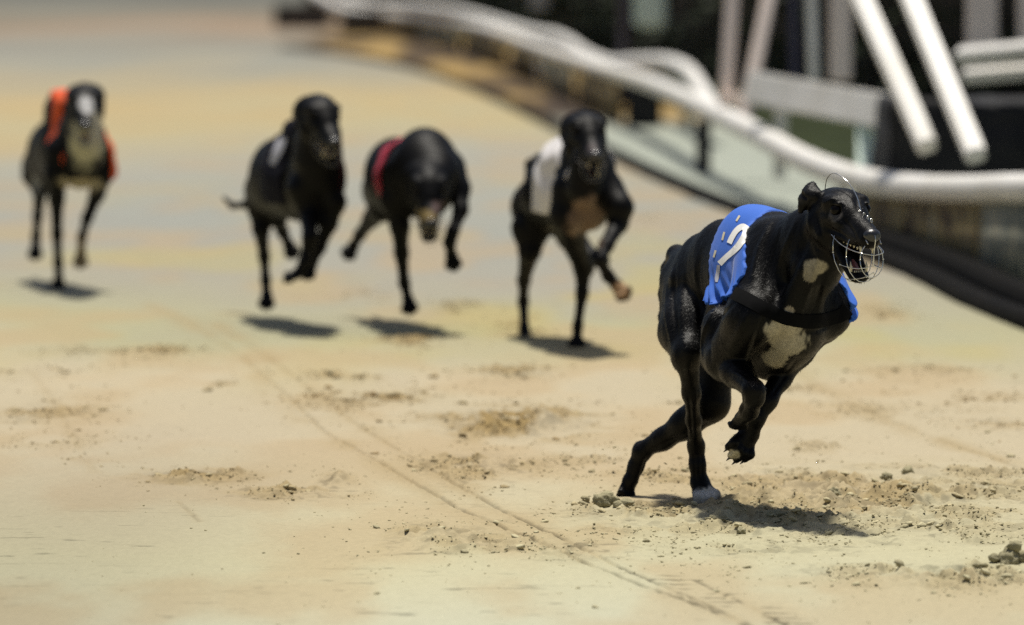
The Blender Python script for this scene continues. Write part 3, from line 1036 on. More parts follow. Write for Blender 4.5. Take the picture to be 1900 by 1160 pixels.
thigh_r = [
    prim(P(1283, 515, 13.10), P(1272, 600, 13.00), .050, .045, ha=.088, hb=.078, up=F_, k=.03),
    prim(P(1272, 600, 13.00), P(1275, 655, 12.92), .043, .030, ha=.072, hb=.045, up=F_, k=.03),
    prim(P(1258, 600, 13.14), P(1264, 660, 13.04), .030, .018, k=.03),
    *chain([P(1275, 655, 12.92), P(1283, 730, 12.96), P(1287, 780, 13.02), P(1290, 815, 13.08)], [.028, .0185, .0150, .0165], k=.02),
    *chain([P(1268, 665, 13.02), P(1284, 760, 13.06), P(1289, 815, 13.11)], [.015, .008, .010], k=.014),
    prim(P(1286, 814, 13.125), P(1291, 828, 13.09), .013, .018, k=.012),
    *chain([P(1292, 828, 13.09), P(1294, 862, 13.09), P(1298, 893, 13.09)], [.0190, .0178, .0190], k=.012),
]
PR, PRF = P(1303, 906, 13.085), [F_[0] * .5 + .10, F_[1] * .55, -.80]
paw_r = paw(PR, PRF, F_, 1.2)
thigh_l = [
    prim(P(1322, 530, 13.20), P(1325, 650, 13.16), .048, .045, ha=.085, hb=.080, up=F_, k=.03),
    prim(P(1325, 650, 13.16), P(1318, 745, 13.13), .045, .042, ha=.078, hb=.050, up=F_, k=.03),
    *chain([P(1318, 748, 13.13), P(1272, 787, 13.17), P(1230, 815, 13.21), P(1194, 834, 13.24)], [.043, .033, .0235, .0195], k=.02),
    prim(P(1186, 829, 13.26), P(1192, 838, 13.24), .013, .020, k=.012),
    *chain([P(1190, 838, 13.24), P(1180, 865, 13.25), P(1172, 888, 13.25)], [.020, .0175, .0175], k=.012),
]
PL, PLF = P(1165, 902, 13.25), [-.30, -.10, -1.0]
paw_l = paw(PL, PLF, [F_[0], F_[1], .2], .85, .8)
tail = [*chain([P(1268, 490, 13.22), P(1256, 474, 13.30), P(1244, 500, 13.35), P(1236, 545, 13.34), P(1233, 590, 13.30), P(1240, 640, 13.24)],
               [.030, .022, .020, .016, .012, .008], k=.015)]
muscles = [
    prim(P(1300, 470, 13.08), P(1275, 520, 13.06), .035, .04, ha=.04, hb=.045, up=F_, k=.03),
    prim(P(1252, 520, 13.17), P(1248, 600, 13.12), .032, .030, k=.03),
    prim(P(1345, 560, 12.80), P(1325, 620, 12.88), .030, .03, k=.04),
]
body_g = trunk + neck + muscles
groups = [body_g + sh_r + sh_l + hp, he, leg_c + paw_c, leg_d + paw_d, thigh_r + paw_r, thigh_l + paw_l, tail]
CREAM = (.43, .385, .285)


def lead_detail(F, g):
    X = g[0][:, None, None]; Y = g[1][None, :, None]; Z = g[2][None, None, :]
    # shallow rib and muscle relief
    f = (X - 0.5) * F_[0] + (Y - 12.9) * F_[1]
    rib = np.sin((f * 1.0 + (Z - .5) * .35) * 2 * math.pi / .032) * .0012
    m = np.exp(-((f + .02) / .10) ** 2 - ((Z - .47) / .10) ** 2)
    return F + (rib * m).astype(np.float32)


lead_body = body_mesh(groups, .0029, BLACK, [
    (P(1513, 492, 12.50), (.027, .09, .018), (.36, .315, .22)), (P(1502, 506, 12.50), (.014, .09, .016), (.30, .26, .18)),
   
    (hf(.010, .047, -.010), (.021, .021, .019), (.075, .068, .062)),
    (hf(.010, -.047, -.010), (.016, .021, .014), (.06, .055, .05)),
    (hf(.05, .03, -.05), (.03, .03, .02), (.014, .013, .013)),
    (hf(-.098, .062, .03), (.03, .03, .03), (.012, .012, .013)),
    (P(1465, 578, 12.5), (.010, .09, .010), (.35, .30, .22)),
    (P(1453, 612, 12.5), (.046, .14, .026), CREAM),
    (P(1462, 640, 12.5), (.046, .14, .028), CREAM),
    (P(1440, 668, 12.55), (.026, .14, .030), CREAM),
    (P(1308, 922, 13.06), (.030, .09, .026), (.62, .60, .56)),
    (P(1362, 846, 12.60), (.022, .12, .014), (.50, .44, .30)),
], M['coat'], lead, kg=.008, fine=lead_detail)


def sculpt(o, strokes):
    """press grooves (-) or raise ridges (+) along lines on the near side of a body"""
    me = o.data
    n = len(me.vertices)
    V = np.empty(n * 3); me.vertices.foreach_get('co', V); V = V.reshape(-1, 3)
    N = np.empty(n * 3); me.vertices.foreach_get('normal', N); N = N.reshape(-1, 3)
    bvh = bvh_of(o)
    o0 = Vector((0, 0, CAMH))
    D = np.zeros(n)
    for pts, r, amt in strokes:
        W = []
        for p in spline([(a, b, 0) for a, b in pts], 5):
            hit = bvh.ray_cast(o0, (Vector(P(p[0], p[1], 12.6)) - o0).normalized())
            if hit[0] is not None: W.append(np.array(hit[0]))
        if len(W) < 2: continue
        W = np.array(W)
        m = (np.abs(V - W.mean(0)) < (np.ptp(W, 0) / 2 + np.abs(W.mean(0) - (W.max(0) + W.min(0)) / 2) + 3 * r)).all(1)
        q = V[m]
        d = np.full(len(q), 1e9); tt = np.zeros(len(q))
        for i in range(len(W) - 1):
            a, b = W[i], W[i + 1]
            if np.linalg.norm(b - a) > .08: continue
            ab = b - a
            t = np.clip(((q - a) @ ab) / (ab @ ab + 1e-12), 0, 1)
            di = np.linalg.norm(q - a - t[:, None] * ab, axis=1)
            u = di < d
            d[u] = di[u]; tt[u] = (i + t[u]) / (len(W) - 1)
        D[m] += amt * np.exp(-(d / r) ** 2) * np.sin(np.clip(tt, 0.04, .96) * math.pi) ** .5
    V = V + N * D[:, None]
    me.vertices.foreach_set('co', V.astype(np.float32).ravel())
    me.update()


def bvh_of(*objs):
    V, Q, n = [], [], 0
    for o_ in objs:
        me = o_.data
        vv = np.empty(len(me.vertices) * 3); me.vertices.foreach_get('co', vv)
        V += vv.reshape(-1, 3).tolist()
        lv = np.empty(len(me.loops), dtype=np.int32); me.loops.foreach_get('vertex_index', lv)
        Q += (lv.reshape(-1, 4) + n).tolist()
        n += len(me.vertices)
    return BVHTree.FromPolygons(V, Q)


sculpt(lead_body, [
    ([(1300, 468), (1294, 520), (1300, 580), (1292, 640)], .011, -.0065),
    ([(1270, 510), (1266, 580), (1272, 640), (1283, 715)], .010, .0045),
    ([(1252, 495), (1249, 560), (1257, 625)], .008, -.0055),
    ([(1238, 520), (1236, 580), (1246, 640)], .007, .003),
    ([(1332, 430), (1320, 470), (1313, 530)], .010, -.006),
    ([(1352, 552), (1322, 585), (1305, 622), (1303, 660)], .006, .005),
    ([(1362, 562), (1336, 592), (1319, 628), (1318, 665)], .008, -.0045),
    ([(1395, 565), (1378, 605), (1350, 650)], .009, .0045),
    ([(1424, 580), (1404, 630), (1388, 682)], .009, -.006),
    ([(1500, 435), (1472, 500), (1442, 560)], .012, -.006),
    ([(1522, 470), (1502, 530), (1484, 590)], .009, .005),
    ([(1530, 500), (1520, 545), (1508, 588)], .007, -.004),
    ([(1428, 418), (1407, 470), (1397, 530)], .009, .005),
    ([(1450, 415), (1436, 470), (1420, 540)], .011, -.0055),
    ([(1480, 405), (1460, 450), (1440, 500)], .008, .003),
    ([(1545, 600), (1520, 612), (1490, 618)], .008, -.004),
    ([(1556, 540), (1560, 575), (1550, 605)], .008, -.004),
    ([(1355, 688), (1380, 702), (1396, 722)], .005, .003),
    ([(1380, 735), (1378, 755), (1372, 772)], .005, -.003),
    ([(1480, 665), (1452, 705), (1432, 735)], .006, -.0035),
    ([(1278, 735), (1281, 775), (1284, 812)], .005, -.0035),
    ([(1290, 720), (1292, 770)], .004, .002),
    ([(1302, 845), (1303, 890)], .004, -.0025),
    ([(1288, 845), (1290, 890)], .004, -.002),
    ([(1310, 785), (1250, 815), (1205, 836)], .007, -.004),
    ([(1200, 850), (1186, 890)], .004, -.003),
    ([(1560, 404), (1578, 424), (1590, 446)], .006, -.003),
    ([(1545, 421), (1560, 427), (1576, 440)], .0035, .0028),
    ([(1549, 428), (1562, 434), (1574, 446)], .003, -.0025),
    ([(1530, 377), (1547, 370), (1566, 380)], .005, .003),
    ([(1592, 352), (1590, 372), (1592, 392)], .007, -.003),
    ([(1515, 398), (1522, 430), (1536, 455)], .008, -.004),
    ([(1500, 400), (1505, 440), (1520, 475)], .008, .003),
])
PATCHES = [
    (P(1513, 492, 12.50), (.027, .09, .018), (.36, .315, .22)), (P(1502, 506, 12.50), (.014, .09, .016), (.30, .26, .18)),
    (P(1465, 578, 12.5), (.010, .09, .010), (.30, .26, .20)),
    (P(1453, 612, 12.5), (.046, .14, .026), CREAM), (P(1462, 640, 12.5), (.046, .14, .028), CREAM), (P(1440, 668, 12.55), (.026, .14, .030), CREAM),
    (P(1308, 922, 13.06), (.030, .09, .026), (.50, .49, .46)), (P(1362, 846, 12.60), (.022, .12, .014), (.40, .36, .25))]


def hair(o, count, length, parent, flow, plist, base, m, skip=None, seed=5, name='coat_hair'):
    """short hairs lying along the body"""
    me = o.data
    r_ = np.random.default_rng(seed)
    n = len(me.vertices)
    V = np.empty(n * 3); me.vertices.foreach_get('co', V); V = V.reshape(-1, 3)
    N = np.empty(n * 3); me.vertices.foreach_get('normal', N); N = N.reshape(-1, 3)
    k = r_.integers(0, n, count)
    p, nn = V[k] + r_.normal(0, .0009, (count, 3)), N[k]
    f = np.array(flow) + .25 * r_.normal(size=(count, 3))
    f = f - nn * (f * nn).sum(1)[:, None]
    f /= np.linalg.norm(f, axis=1)[:, None] + 1e-9
    d = f + nn * r_.uniform(.05, .28, count)[:, None]
    L_ = length * r_.uniform(.6, 1.3, count)
    if skip is not None:
        keep, sc = skip(p, nn)
        L_ = L_ * sc
        p, nn, d, f, L_ = p[keep], nn[keep], d[keep], f[keep], L_[keep]
    w_ = np.cross(f, nn) * .00045
    q = p + d * L_[:, None]
    VV = np.stack([p - w_, p + w_, q], 1).reshape(-1, 3)
    me2 = mesh_np(name, VV, np.arange(len(VV)).reshape(-1, 3), smooth=False)
    c3 = patches(p, base, plist, 3)
    set_col(me2, 'coat', np.repeat(c3, 3, 0))
    return link(name, me2, m, parent)


def lead_skip(p, nn):
    hd = np.linalg.norm(p - hf(-.01, 0, -.04), axis=1)
    keep = np.ones(len(p), bool)
    for c_, rr_ in ((hf(.004, .040, 0), .019), (hf(.004, -.040, 0), .019), (hf(.045, 0, -.105), .045), (hf(.105, 0, -.053), .028)):
        keep &= np.linalg.norm(p - c_, axis=1) > rr_
    sc = np.where(hd < .13, .45, 1.0) * np.where(p[:, 2] < .30, .7, 1.0)
    return keep, sc


hair(lead_body, 90000, .0075, lead, (-F_[0] * .7, -F_[1] * .7, -1.0), PATCHES, BLACK, M['coat_hair'], lead_skip)
# longer fringe down the back of the haunch
ff = []
for i in range(150):
    t = random.random()
    a = P(np.interp(t, [0, .5, 1], [1234, 1232, 1252]) + random.uniform(-2, 4), 545 + 120 * t, np.interp(t, [0, 1], [13.22, 13.12]))
    dr = np.array([-.55 + random.gauss(0, .25), .4 + random.gauss(0, .3), -1.0 + random.gauss(0, .3)]); dr /= np.linalg.norm(dr)
    l = random.uniform(.010, .026)
    ff.append((a - dr * .004, np.cross(dr, [0, 1, 0]) * .0011, a + dr * l))
VV = np.array([[a - w_, a + w_, q] for a, w_, q in ff]).reshape(-1, 3)
me = mesh_np('haunch_fringe', VV, np.arange(len(VV)).reshape(-1, 3), smooth=False)
set_col(me, 'coat', np.tile(np.array(BLACK), (len(VV), 1)))
link('haunch_fringe', me, M['coat_hair'], lead)
tick('hair')
head_bits(hf, HF, HR, HU, lead)
tube('claws', claws(PC, PCF, HF, 1.22), .003, M['nose'], lead, seg=6)
tube('claws', claws(PR, PRF, F_, 1.2), .003, M['nose'], lead, seg=6)

# blue jacket over the saddle
jc = trunk + [neck[2], muscles[2]] + sh_r + sh_l
C0 = P(1395, 480, 12.87)


def jregion(X, Y, Z):
    f = (X - C0[0]) * F_[0] + (Y - C0[1]) * F_[1]
    r = (X - C0[0]) * R_[0] + (Y - C0[1]) * R_[1]
    front = f - (np.interp(Z, [.44, .50, .56, .61, .66, .70], [.22, .235, .25, .20, .135, .10]) + .003 * np.sin(Z * 300) + .085 * sst(-.05, -.10, r))
    rear = (np.interp(Z, [.40, .47, .51, .56, .60, .66, .75], [-.01, -.01, .00, -.02, -.04, -.05, -.055]) + .003 * np.sin(Z * 330)) - f
    low = (.475 + .035 * sst(.02, -.06, f) + .03 * sst(.06, .12, f) - .06 * sst(0, -.08, r) + .003 * np.sin(f * 420)) - Z
    return np.maximum(np.maximum(front, rear), low)


def jfolds(X, Y, Z):
    f = (X - C0[0]) * F_[0] + (Y - C0[1]) * F_[1]
    m = np.exp(-((Z - .47) / .05) ** 2)
    a = .0075 * np.sin((Z * .9 + f * .75) * 2 * math.pi / .030 + 2.0 * np.sin(f * 30)) * m
    hem = .003 * np.exp(-((f + .068) / .008) ** 2)
    return a + hem


jk = jacket_mesh(jc, .0065, jregion, .0032, M['blue'], lead, jfolds)
print('jacket', len(jk.data.vertices)); tick('jacket')


def decal(name, strokes, target, m, parent, lift=.0016, flip=False):
    """strokes: list of (centre px list, half width px) laid on the surface of the target"""
    bvh = bvh_of(target)
    o0 = Vector((0, 0, CAMH))
    V, Q = [], []
    for pts, hw in strokes:
        sp = spline([(a, b, 0) for a, b in pts], 8)
        n, K = len(sp), 5
        hws = hw if isinstance(hw, (list, tuple)) else [hw] * len(pts)
        base = len(V)
        for i, p in enumerate(sp):
            t = sp[min(i + 1, n - 1)] - sp[max(i - 1, 0)]
            t = t / np.linalg.norm(t)
            nn = np.array([-t[1], t[0], 0])
            w_ = np.interp(i / (n - 1) * (len(pts) - 1), range(len(pts)), hws)
            for j in range(K):
                q = p + nn * w_ * (j / (K - 1) * 2 - 1)
                tgt = Vector(P(q[0], q[1], 12.6))
                dr = (tgt - o0).normalized()
                hit = bvh.ray_cast(o0, dr)
                if hit[0] is None:
                    V.append(tuple(V[-1]) if V else tuple(tgt))
                else:
                    nr = hit[1] if hit[1].dot(dr) < 0 else -hit[1]
                    V.append(tuple(hit[0] + nr * lift))
        for i in range(n - 1):
            for j in range(K - 1):
                a = base + i * K + j
                Q.append((a, a + 1, a + K + 1, a + K))
    me = mesh_np(name, np.array(V), np.array(Q))
    return link(name, me, m, parent)


decal('number', [([(1354, 452), (1359, 441), (1366, 430), (1374, 423), (1381, 422), (1385, 428), (1383, 437), (1377, 448), (1370, 458), (1361, 467), (1348, 478), (1336, 490)],
                  [5, 5, 5, 5.5, 6, 6, 6, 6, 6, 5.5, 5, 5.5])], jk, M['number'], jk)
decal('number_foot', [([(1334, 492), (1333, 504), (1331, 516), (1330, 524)], [2.5, 3.5, 3.5, 2])], jk, M['pale_print'], jk)  # white foot of the number, greyed to paint the shade of the fold
for _t in ([(1367, 411), (1373, 401)], [(1341, 446), (1345, 431)], [(1325, 478), (1329, 465)]):
    decal('lace_tape', [(_t, 1.8)], jk, M['tooth'], jk)

# black strap round the chest
strap_pts = [(1362, 545), (1385, 556), (1420, 575), (1460, 590), (1500, 596), (1535, 592), (1558, 585), (1572, 574)]
decal('chest_strap', [(strap_pts, 12)], lead_body, M['strap'], lead, lift=.004)

# wire muzzle, in the head's own frame
def ring(f0, cz, rw, rh, n=20, a0=0, a1=360, tilt=0.0):
    out = []
    for i in range(n + 1):
        a = math.radians(a0 + (a1 - a0) * i / n)
        z = cz + rh * math.sin(a)
        out.append(hf(f0 + tilt * (z - cz), rw * math.cos(a), z))
    return out


wires = []
wires.append(ring(.010, -.092, .047, .066, tilt=-.25))
wires.append(ring(.060, -.100, .040, .056, tilt=-.12))
wires.append(ring(.104, -.106, .028, .038, tilt=-.05))
for q in (1, -1):
    wires.append(spline([hf(-.01, q * .043, -.052), hf(.03, q * .043, -.070), hf(.07, q * .039, -.082), hf(.106, q * .027, -.090), hf(.116, 0, -.095)], 5))
    wires.append(spline([hf(.028, q * .040, -.118), hf(.06, q * .036, -.122), hf(.10, q * .026, -.124), hf(.110, 0, -.118)], 5))
    wires.append(spline([hf(.028, q * .022, -.150), hf(.06, q * .019, -.149), hf(.095, q * .012, -.143), hf(.114, 0, -.132)], 5))
    wires.append(spline([hf(.0, q * .030, -.022), hf(.02, q * .022, -.016), hf(.030, q * .0, -.012)], 5))
    wires.append(spline([hf(.030, q * .008, -.014), hf(.075, q * .016, -.034), hf(.118, q * .016, -.070)], 5))
wires.append(spline([hf(.030, 0, -.014), hf(.075, 0, -.030), hf(.112, 0, -.046), hf(.122, 0, -.06), hf(.116, 0, -.085), hf(.112, 0, -.12)], 6))
wires.append((spline([hf(.046, -.006, -.008), hf(.038, -.005, .004), hf(.022, -.002, .034), hf(-.006, .008, .064), hf(-.045, .018, .078), hf(-.075, .020, .066), hf(-.086, .020, .040)], 8), .0011))
for (f0, r0, z0) in ((.010, .047, -.092), (.060, .040, -.100), (.104, .028, -.104), (.030, .040, -.118), (.060, .036, -.122), (.104, .024, -.123), (.104, -.028, -.104), (.060, .020, -.149), (.104, .012, -.142), (.104, 0, -.070)):
    wires.append(([hf(f0 - .002, r0, z0), hf(f0, r0, z0), hf(f0 + .002, r0, z0)], [.0012, .0021, .0012]))
mz = tube('wire_muzzle', wires, .00095, M['wire'], lead, seg=6)
links = []
for f0, z0 in ((.040, -.004), (.052, -.010), (.064, -.016), (.076, -.022)):
    links.append([hf(f0 + .004 * math.cos(a), -.004 + .004 * math.cos(a) - (f0 - .04) * .25, z0 + .001 + .0045 * math.sin(a)) for a in np.linspace(0, 2 * math.pi, 11)])
links.append(spline([hf(.036, .018, -.016), hf(.040, .006, -.004), hf(.044, -.004, -.002)], 5))
tube('muzzle_link', links[:1], .0011, M['wire'], mz, seg=6)
for l_ in links[1:]:
    tube('muzzle_link', [l_], .0011, M['wire'], mz, seg=6)

#--OTHERS--
def pack_dog(label, d, torso, legs, head, patch, jackets, tailp=None, neckp=None, ears='fold', jaw=.8, hscale=1.0, base=BLACK, eyes=True, group='pack of dogs chasing the leader'):
    """torso: list of (px,py,d,w,h); legs: list of chains of (px,py,d,r); head: (px,py,d,yaw,pitch)"""
    c = P(torso[0][0], torso[0][1], torso[0][2])
    root = empty('greyhound', (c[0], c[1], 0))
    tag(root, label, 'greyhound', group)
    tr = []
    for i in range(len(torso) - 1):
        a, b = torso[i], torso[i + 1]
        tr.append(prim(P(*a[:3]), P(*b[:3]), a[3], b[3], ha=a[4], hb=b[4], k=.04))
    HS = 1.13
    hf_, HF_, HR_, HU_ = head_frame(P(*head[:3]), head[3], head[4], 0, HS)
    g, e = head_prims(hf_, HU_, HS, jaw, ears)
    nb = neckp
    tr2 = tr + [prim(hf_(-.075, 0, -.02), P(*nb[:3]), .047, nb[3], ha=.050, hb=nb[4], k=.05)] + [prim(P(*q[:3]), P(*r[:3]), q[3], r[3], k=.04) for q, r in (nb[5] if len(nb) > 5 else [])]
    gs = [tr2 + g, e]
    for L in legs:
        pts = [P(*q[:3]) for q in L['j']]
        ch = chain(pts, [q[3] for q in L['j']], k=.02)
        fw = L.get('f', (0.1, -1, -.3))
        ch += paw(pts[-1] + np.array(fw) / np.linalg.norm(fw) * .008, fw, (0, -.3, 1) if abs(fw[2]) < .7 else (0, -1, .1), 1.05)
        gs.append(ch)
    if tailp:
        gs.append(chain([P(*q[:3]) for q in tailp], [q[3] for q in tailp], k=.015))
    body_mesh(gs, .0055, base, patch, M['coat_dull'], root, kg=.02, seed=int(d * 10))
    head_bits(hf_, HF_, HR_, HU_, root, HS, jaw, eyes=eyes)
    for (mname, reg, off) in jackets:
        jacket_mesh(tr + tr2[len(tr) + 1:] + [prim(P(*L['j'][0][:3]), P(*L['j'][1][:3]), L['j'][0][3], L['j'][1][3], k=.02) for L in legs[2:3]], off, reg, .006, M[mname], root, lambda X, Y, Z: .003 * np.sin((Z + X * .6 + .02 * np.sin(Y * 30)) * 2 * math.pi / .11))
    # light wire muzzle
    ws = []
    for f0, cz, rw, rh in ((.03, -.075, .044, .055), (.075, -.085, .037, .048), (.113, -.09, .026, .034)):
        ws.append([hf_(f0, rw * math.cos(a), cz + rh * math.sin(a)) for a in np.linspace(0, 2 * math.pi, 15)])
    for q in (1, 0, -1):
        ws.append(spline([hf_(.02, q * .040, -.07 + .045 * (q == 0)), hf_(.08, q * .034, -.08 + .045 * (q == 0)), hf_(.12, 0, -.09)], 4))
    tube('wire_muzzle', ws, .0012, M['wire_dull'], root, seg=5)
    return root, hf_


def slab(c, fdir, f0, f1, z0, side_ext=0.0):
    """jacket region: forward distance f0..f1 about c, above z0, optionally one side only"""
    fd = np.array(fdir, float); fd /= np.linalg.norm(fd)
    def reg(X, Y, Z):
        f = (X - c[0]) * fd[0] + (Y - c[1]) * fd[1]
        r = (X - c[0]) * fd[1] - (Y - c[1]) * fd[0]
        f = f - side_ext * sst(.06, .10, np.abs(r))
        return np.maximum(np.maximum(f - f1 - (Z - .6) * .3, f0 + (Z - .6) * .15 - f), z0 - Z)
    return reg


# white jacket
dW = 18.3
pack_dog('black greyhound in white jacket with brown chest patch, nearest the rail', dW,
         [(1092, 345, 18.15, .090, .145), (1062, 345, 18.35, .100, .150), (1025, 360, 18.6, .088, .11), (992, 385, 18.8, .080, .09)],
         [dict(j=[(1012, 385, 18.75, .07), (985, 425, 18.7, .062), (983, 465, 18.68, .036), (972, 520, 18.8, .020), (971, 560, 18.86, .016), (973, 612, 18.8, .015), (975, 628, 18.78, .018)], f=(.1, -1, -.2)),
               dict(j=[(1055, 350, 18.1, .055), (1050, 400, 18.1, .05), (1060, 440, 18.2, .042), (1082, 495, 18.3, .030), (1080, 545, 18.3, .018), (1072, 605, 18.3, .014), (1070, 632, 18.3, .018)], f=(0, -1, -.3)),
               dict(j=[(1128, 350, 18.1, .052), (1150, 385, 18.05, .042), (1147, 415, 18.05, .030), (1125, 455, 17.95, .022), (1113, 482, 17.9, .019), (1128, 512, 17.95, .017), (1146, 532, 17.95, .018)], f=(.6, -.4, -.7)),
               dict(j=[(1030, 390, 18.8, .06), (1060, 440, 18.7, .045), (1092, 475, 18.6, .03), (1088, 500, 18.5, .022), (1105, 478, 18.4, .018)], f=(.6, -.6, -.3))],
         (1093, 243, 18.0, 10, 8),
         [(P(1085, 415, 18.0), (.065, .2, .085), (.16, .11, .075)), (P(1150, 540, 17.95), (.03, .1, .03), (.35, .22, .12)), (P(1098, 280, 17.9), (.02, .1, .03), (.06, .05, .05))],
         [('white_cloth', slab(P(1062, 345, 18.35), (.35, -1, 0), -.19, .20, .43, .09), .010)],
         tailp=[(985, 350, 18.95, .025), (985, 305, 19.0, .018), (1000, 290, 19.1, .012)],
         neckp=(1083, 315, 18.15, .075, .10, [((1088, 300, 18.0, .05), (1085, 350, 18.02, .06)), ((1065, 300, 18.2, .06), (1045, 300, 18.35, .05))]))

# red jacket, head held low
dK = 19.3
pack_dog('black greyhound running with lowered head and a sliver of red jacket', dK,
         [(788, 322, 19.0, .118, .155), (766, 330, 19.3, .104, .120), (736, 327, 19.55, .104, .126), (716, 352, 19.75, .085, .09)],
         [dict(j=[(735, 350, 19.65, .07), (712, 385, 19.65, .048), (690, 405, 19.75, .030), (668, 435, 19.85, .019), (655, 458, 19.9, .018)], f=(-.5, -.4, -.8)),
               dict(j=[(738, 320, 19.0, .055), (733, 370, 19.0, .046), (742, 420, 19.0, .032), (745, 470, 19.05, .023), (750, 525, 19.1, .017), (758, 560, 19.1, .017)], f=(.15, -.7, -.7)),
               dict(j=[(838, 310, 19.0, .048), (852, 350, 18.95, .036), (855, 390, 18.9, .024), (840, 430, 18.85, .019), (834, 450, 18.85, .019), (838, 475, 18.9, .018)], f=(.2, -.4, -.9))],
         (797, 352, 18.75, 4, 28),
         [(P(786, 402, 18.6), (.045, .3, .028), (.19, .14, .06)), (P(812, 385, 18.6), (.03, .2, .03), (.13, .09, .085))],
         [('red', slab(P(770, 325, 19.3), (.3, -1, 0), -.06, .05, .44), .013)],
         tailp=[(725, 340, 19.75, .025), (705, 370, 19.9, .015), (700, 400, 20.0, .010)],
         neckp=(785, 320, 18.95, .085, .095, [((795, 300, 18.95, .07), (790, 285, 19.1, .07)), ((812, 320, 18.9, .07), (800, 370, 18.85, .06))]))

# dark jacket with pale numeral
dS = 19.5
rootS, _ = pack_dog('black greyhound in dark jacket with pale marking, tail out to the left', dS,
         [(590, 330, 19.2, .095, .135), (560, 325, 19.4, .115, .150), (520, 330, 19.65, .10, .13), (495, 355, 19.85, .08, .09)],
         [dict(j=[(500, 350, 19.9, .065), (486, 385, 19.8, .05), (484, 425, 19.78, .028), (490, 475, 19.85, .018), (493, 520, 19.85, .015), (495, 552, 19.83, .018)], f=(0, -.7, -.7)),
               dict(j=[(530, 370, 19.8, .05), (515, 405, 19.75, .028), (524, 430, 19.8, .019), (536, 455, 19.85, .017)], f=(.4, -.4, -.8)),
               dict(j=[(600, 345, 19.1, .055), (618, 375, 19.1, .042), (610, 415, 19.1, .028), (593, 460, 19.1, .019), (577, 492, 19.1, .018)], f=(-.4, -.3, -.9)),
               dict(j=[(560, 350, 19.1, .055), (573, 395, 19.1, .034), (575, 440, 19.0, .024), (566, 485, 19.0, .018), (552, 508, 19.0, .017)], f=(-.8, -.3, -.4))],
         (603, 215, 18.95, 20, 14),
         [(P(612, 225, 18.8), (.02, .1, .04), (.05, .05, .052))],
         [('navy', slab(P(555, 310, 19.4), (.35, -1, 0), -.12, .16, .42), .010)],
         tailp=[(480, 350, 20.0, .02), (455, 380, 20.1, .014), (432, 382, 20.2, .011), (416, 368, 20.25, .008)],
         neckp=(585, 285, 19.1, .078, .095, [((600, 250, 19.1, .06), (590, 330, 19.1, .07)), ((555, 250, 19.3, .05), (570, 255, 19.2, .05))]), jaw=.5)
jS = [c for c in rootS.children if c.name.startswith('racing_jacket')][0]
decal('number', [([(526, 255), (520, 270), (512, 288), (505, 305)], [6, 9, 8, 5])], jS, M['pale_print'], jS)

# orange jacket
dO = 21.7
pack_dog('greyhound in orange jacket with white muzzle and pale throat, last on the left', dO,
         [(150, 285, 21.45, .100, .135), (128, 270, 21.65, .110, .145), (100, 285, 21.95, .095, .12), (78, 310, 22.15, .08, .085)],
         [dict(j=[(82, 300, 22.15, .07), (66, 325, 22.1, .05), (74, 355, 22.05, .028), (70, 400, 22.15, .018), (67, 440, 22.15, .016), (66, 462, 22.12, .018)], f=(0, -.7, -.7)),
               dict(j=[(110, 280, 21.4, .055), (105, 325, 21.4, .045), (105, 370, 21.45, .028), (106, 435, 21.5, .019), (108, 488, 21.55, .016), (109, 521, 21.6, .018)], f=(0, -.8, -.6)),
               dict(j=[(185, 285, 21.4, .050), (192, 320, 21.4, .040), (180, 360, 21.4, .028), (162, 405, 21.4, .019), (152, 440, 21.5, .016), (150, 475, 21.55, .018)], f=(0, -.6, -.8))],
         (158, 190, 21.15, 4, 14),
         [(P(158, 195, 21.0), (.038, .2, .045), (.55, .54, .53)), (P(158, 268, 21.2), (.066, .25, .095), (.40, .37, .24)), (P(178, 240, 21.2), (.030, .2, .07), (.50, .46, .36)),
          (P(148, 345, 21.3), (.09, .2, .04), (.36, .30, .18)), (P(150, 470, 21.5), (.03, .1, .08), (.26, .19, .10)), (P(66, 340, 22.0), (.02, .1, .05), (.25, .25, .24))],
         [('orange', slab(P(128, 270, 21.65), (.3, -1, 0), -.09, .17, .42, .22), .011)],
         tailp=[(75, 290, 22.3, .02), (70, 330, 22.4, .012)],
         neckp=(150, 245, 21.4, .082, .10, [((158, 225, 21.2, .055), (158, 290, 21.3, .07)), ((118, 205, 21.6, .075), (132, 200, 21.5, .06))]))

#--BACK--
# ------------------------------------------------------------------ hare rail along the kerb
kp = kerb_path
def offset_path(path, off):
    out = []
    for i in range(len(path)):
        t = path[min(i + 1, len(path) - 1)] - path[max(i - 1, 0)]
        n = np.array([t[1], -t[0], 0]); n /= (np.linalg.norm(n) + 1e-9)
        out.append(path[i] + n * off)
    return out


def ribbon(name, path, w_, z0, z1, m, parent=None):
    """box section strip swept along a ground path"""
    L = offset_path(path, -w_ / 2); Rr = offset_path(path, w_ / 2)
    V, Q = [], []
    for a, b in zip(L, Rr):
        V += [(a[0], a[1], z0), (b[0], b[1], z0), (b[0], b[1], z1), (a[0], a[1], z1)]
    n = len(L)
    for i in range(n - 1):
        o = i * 4
        for k in range(4):
            Q.append((o + k, o + (k + 1) % 4, o + 4 + (k + 1) % 4, o + 4 + k))
    Q += [(0, 3, 2, 1), (n * 4 - 4, n * 4 - 3, n * 4 - 2, n * 4 - 1)]
    me = mesh_np(name, np.array(V), np.array(Q), smooth=False)
    bmx = bmesh.new(); bmx.from_mesh(me); bmesh.ops.recalc_face_normals(bmx, faces=bmx.faces); bmx.to_mesh(me); bmx.free()
    return link(name, me, m, parent)


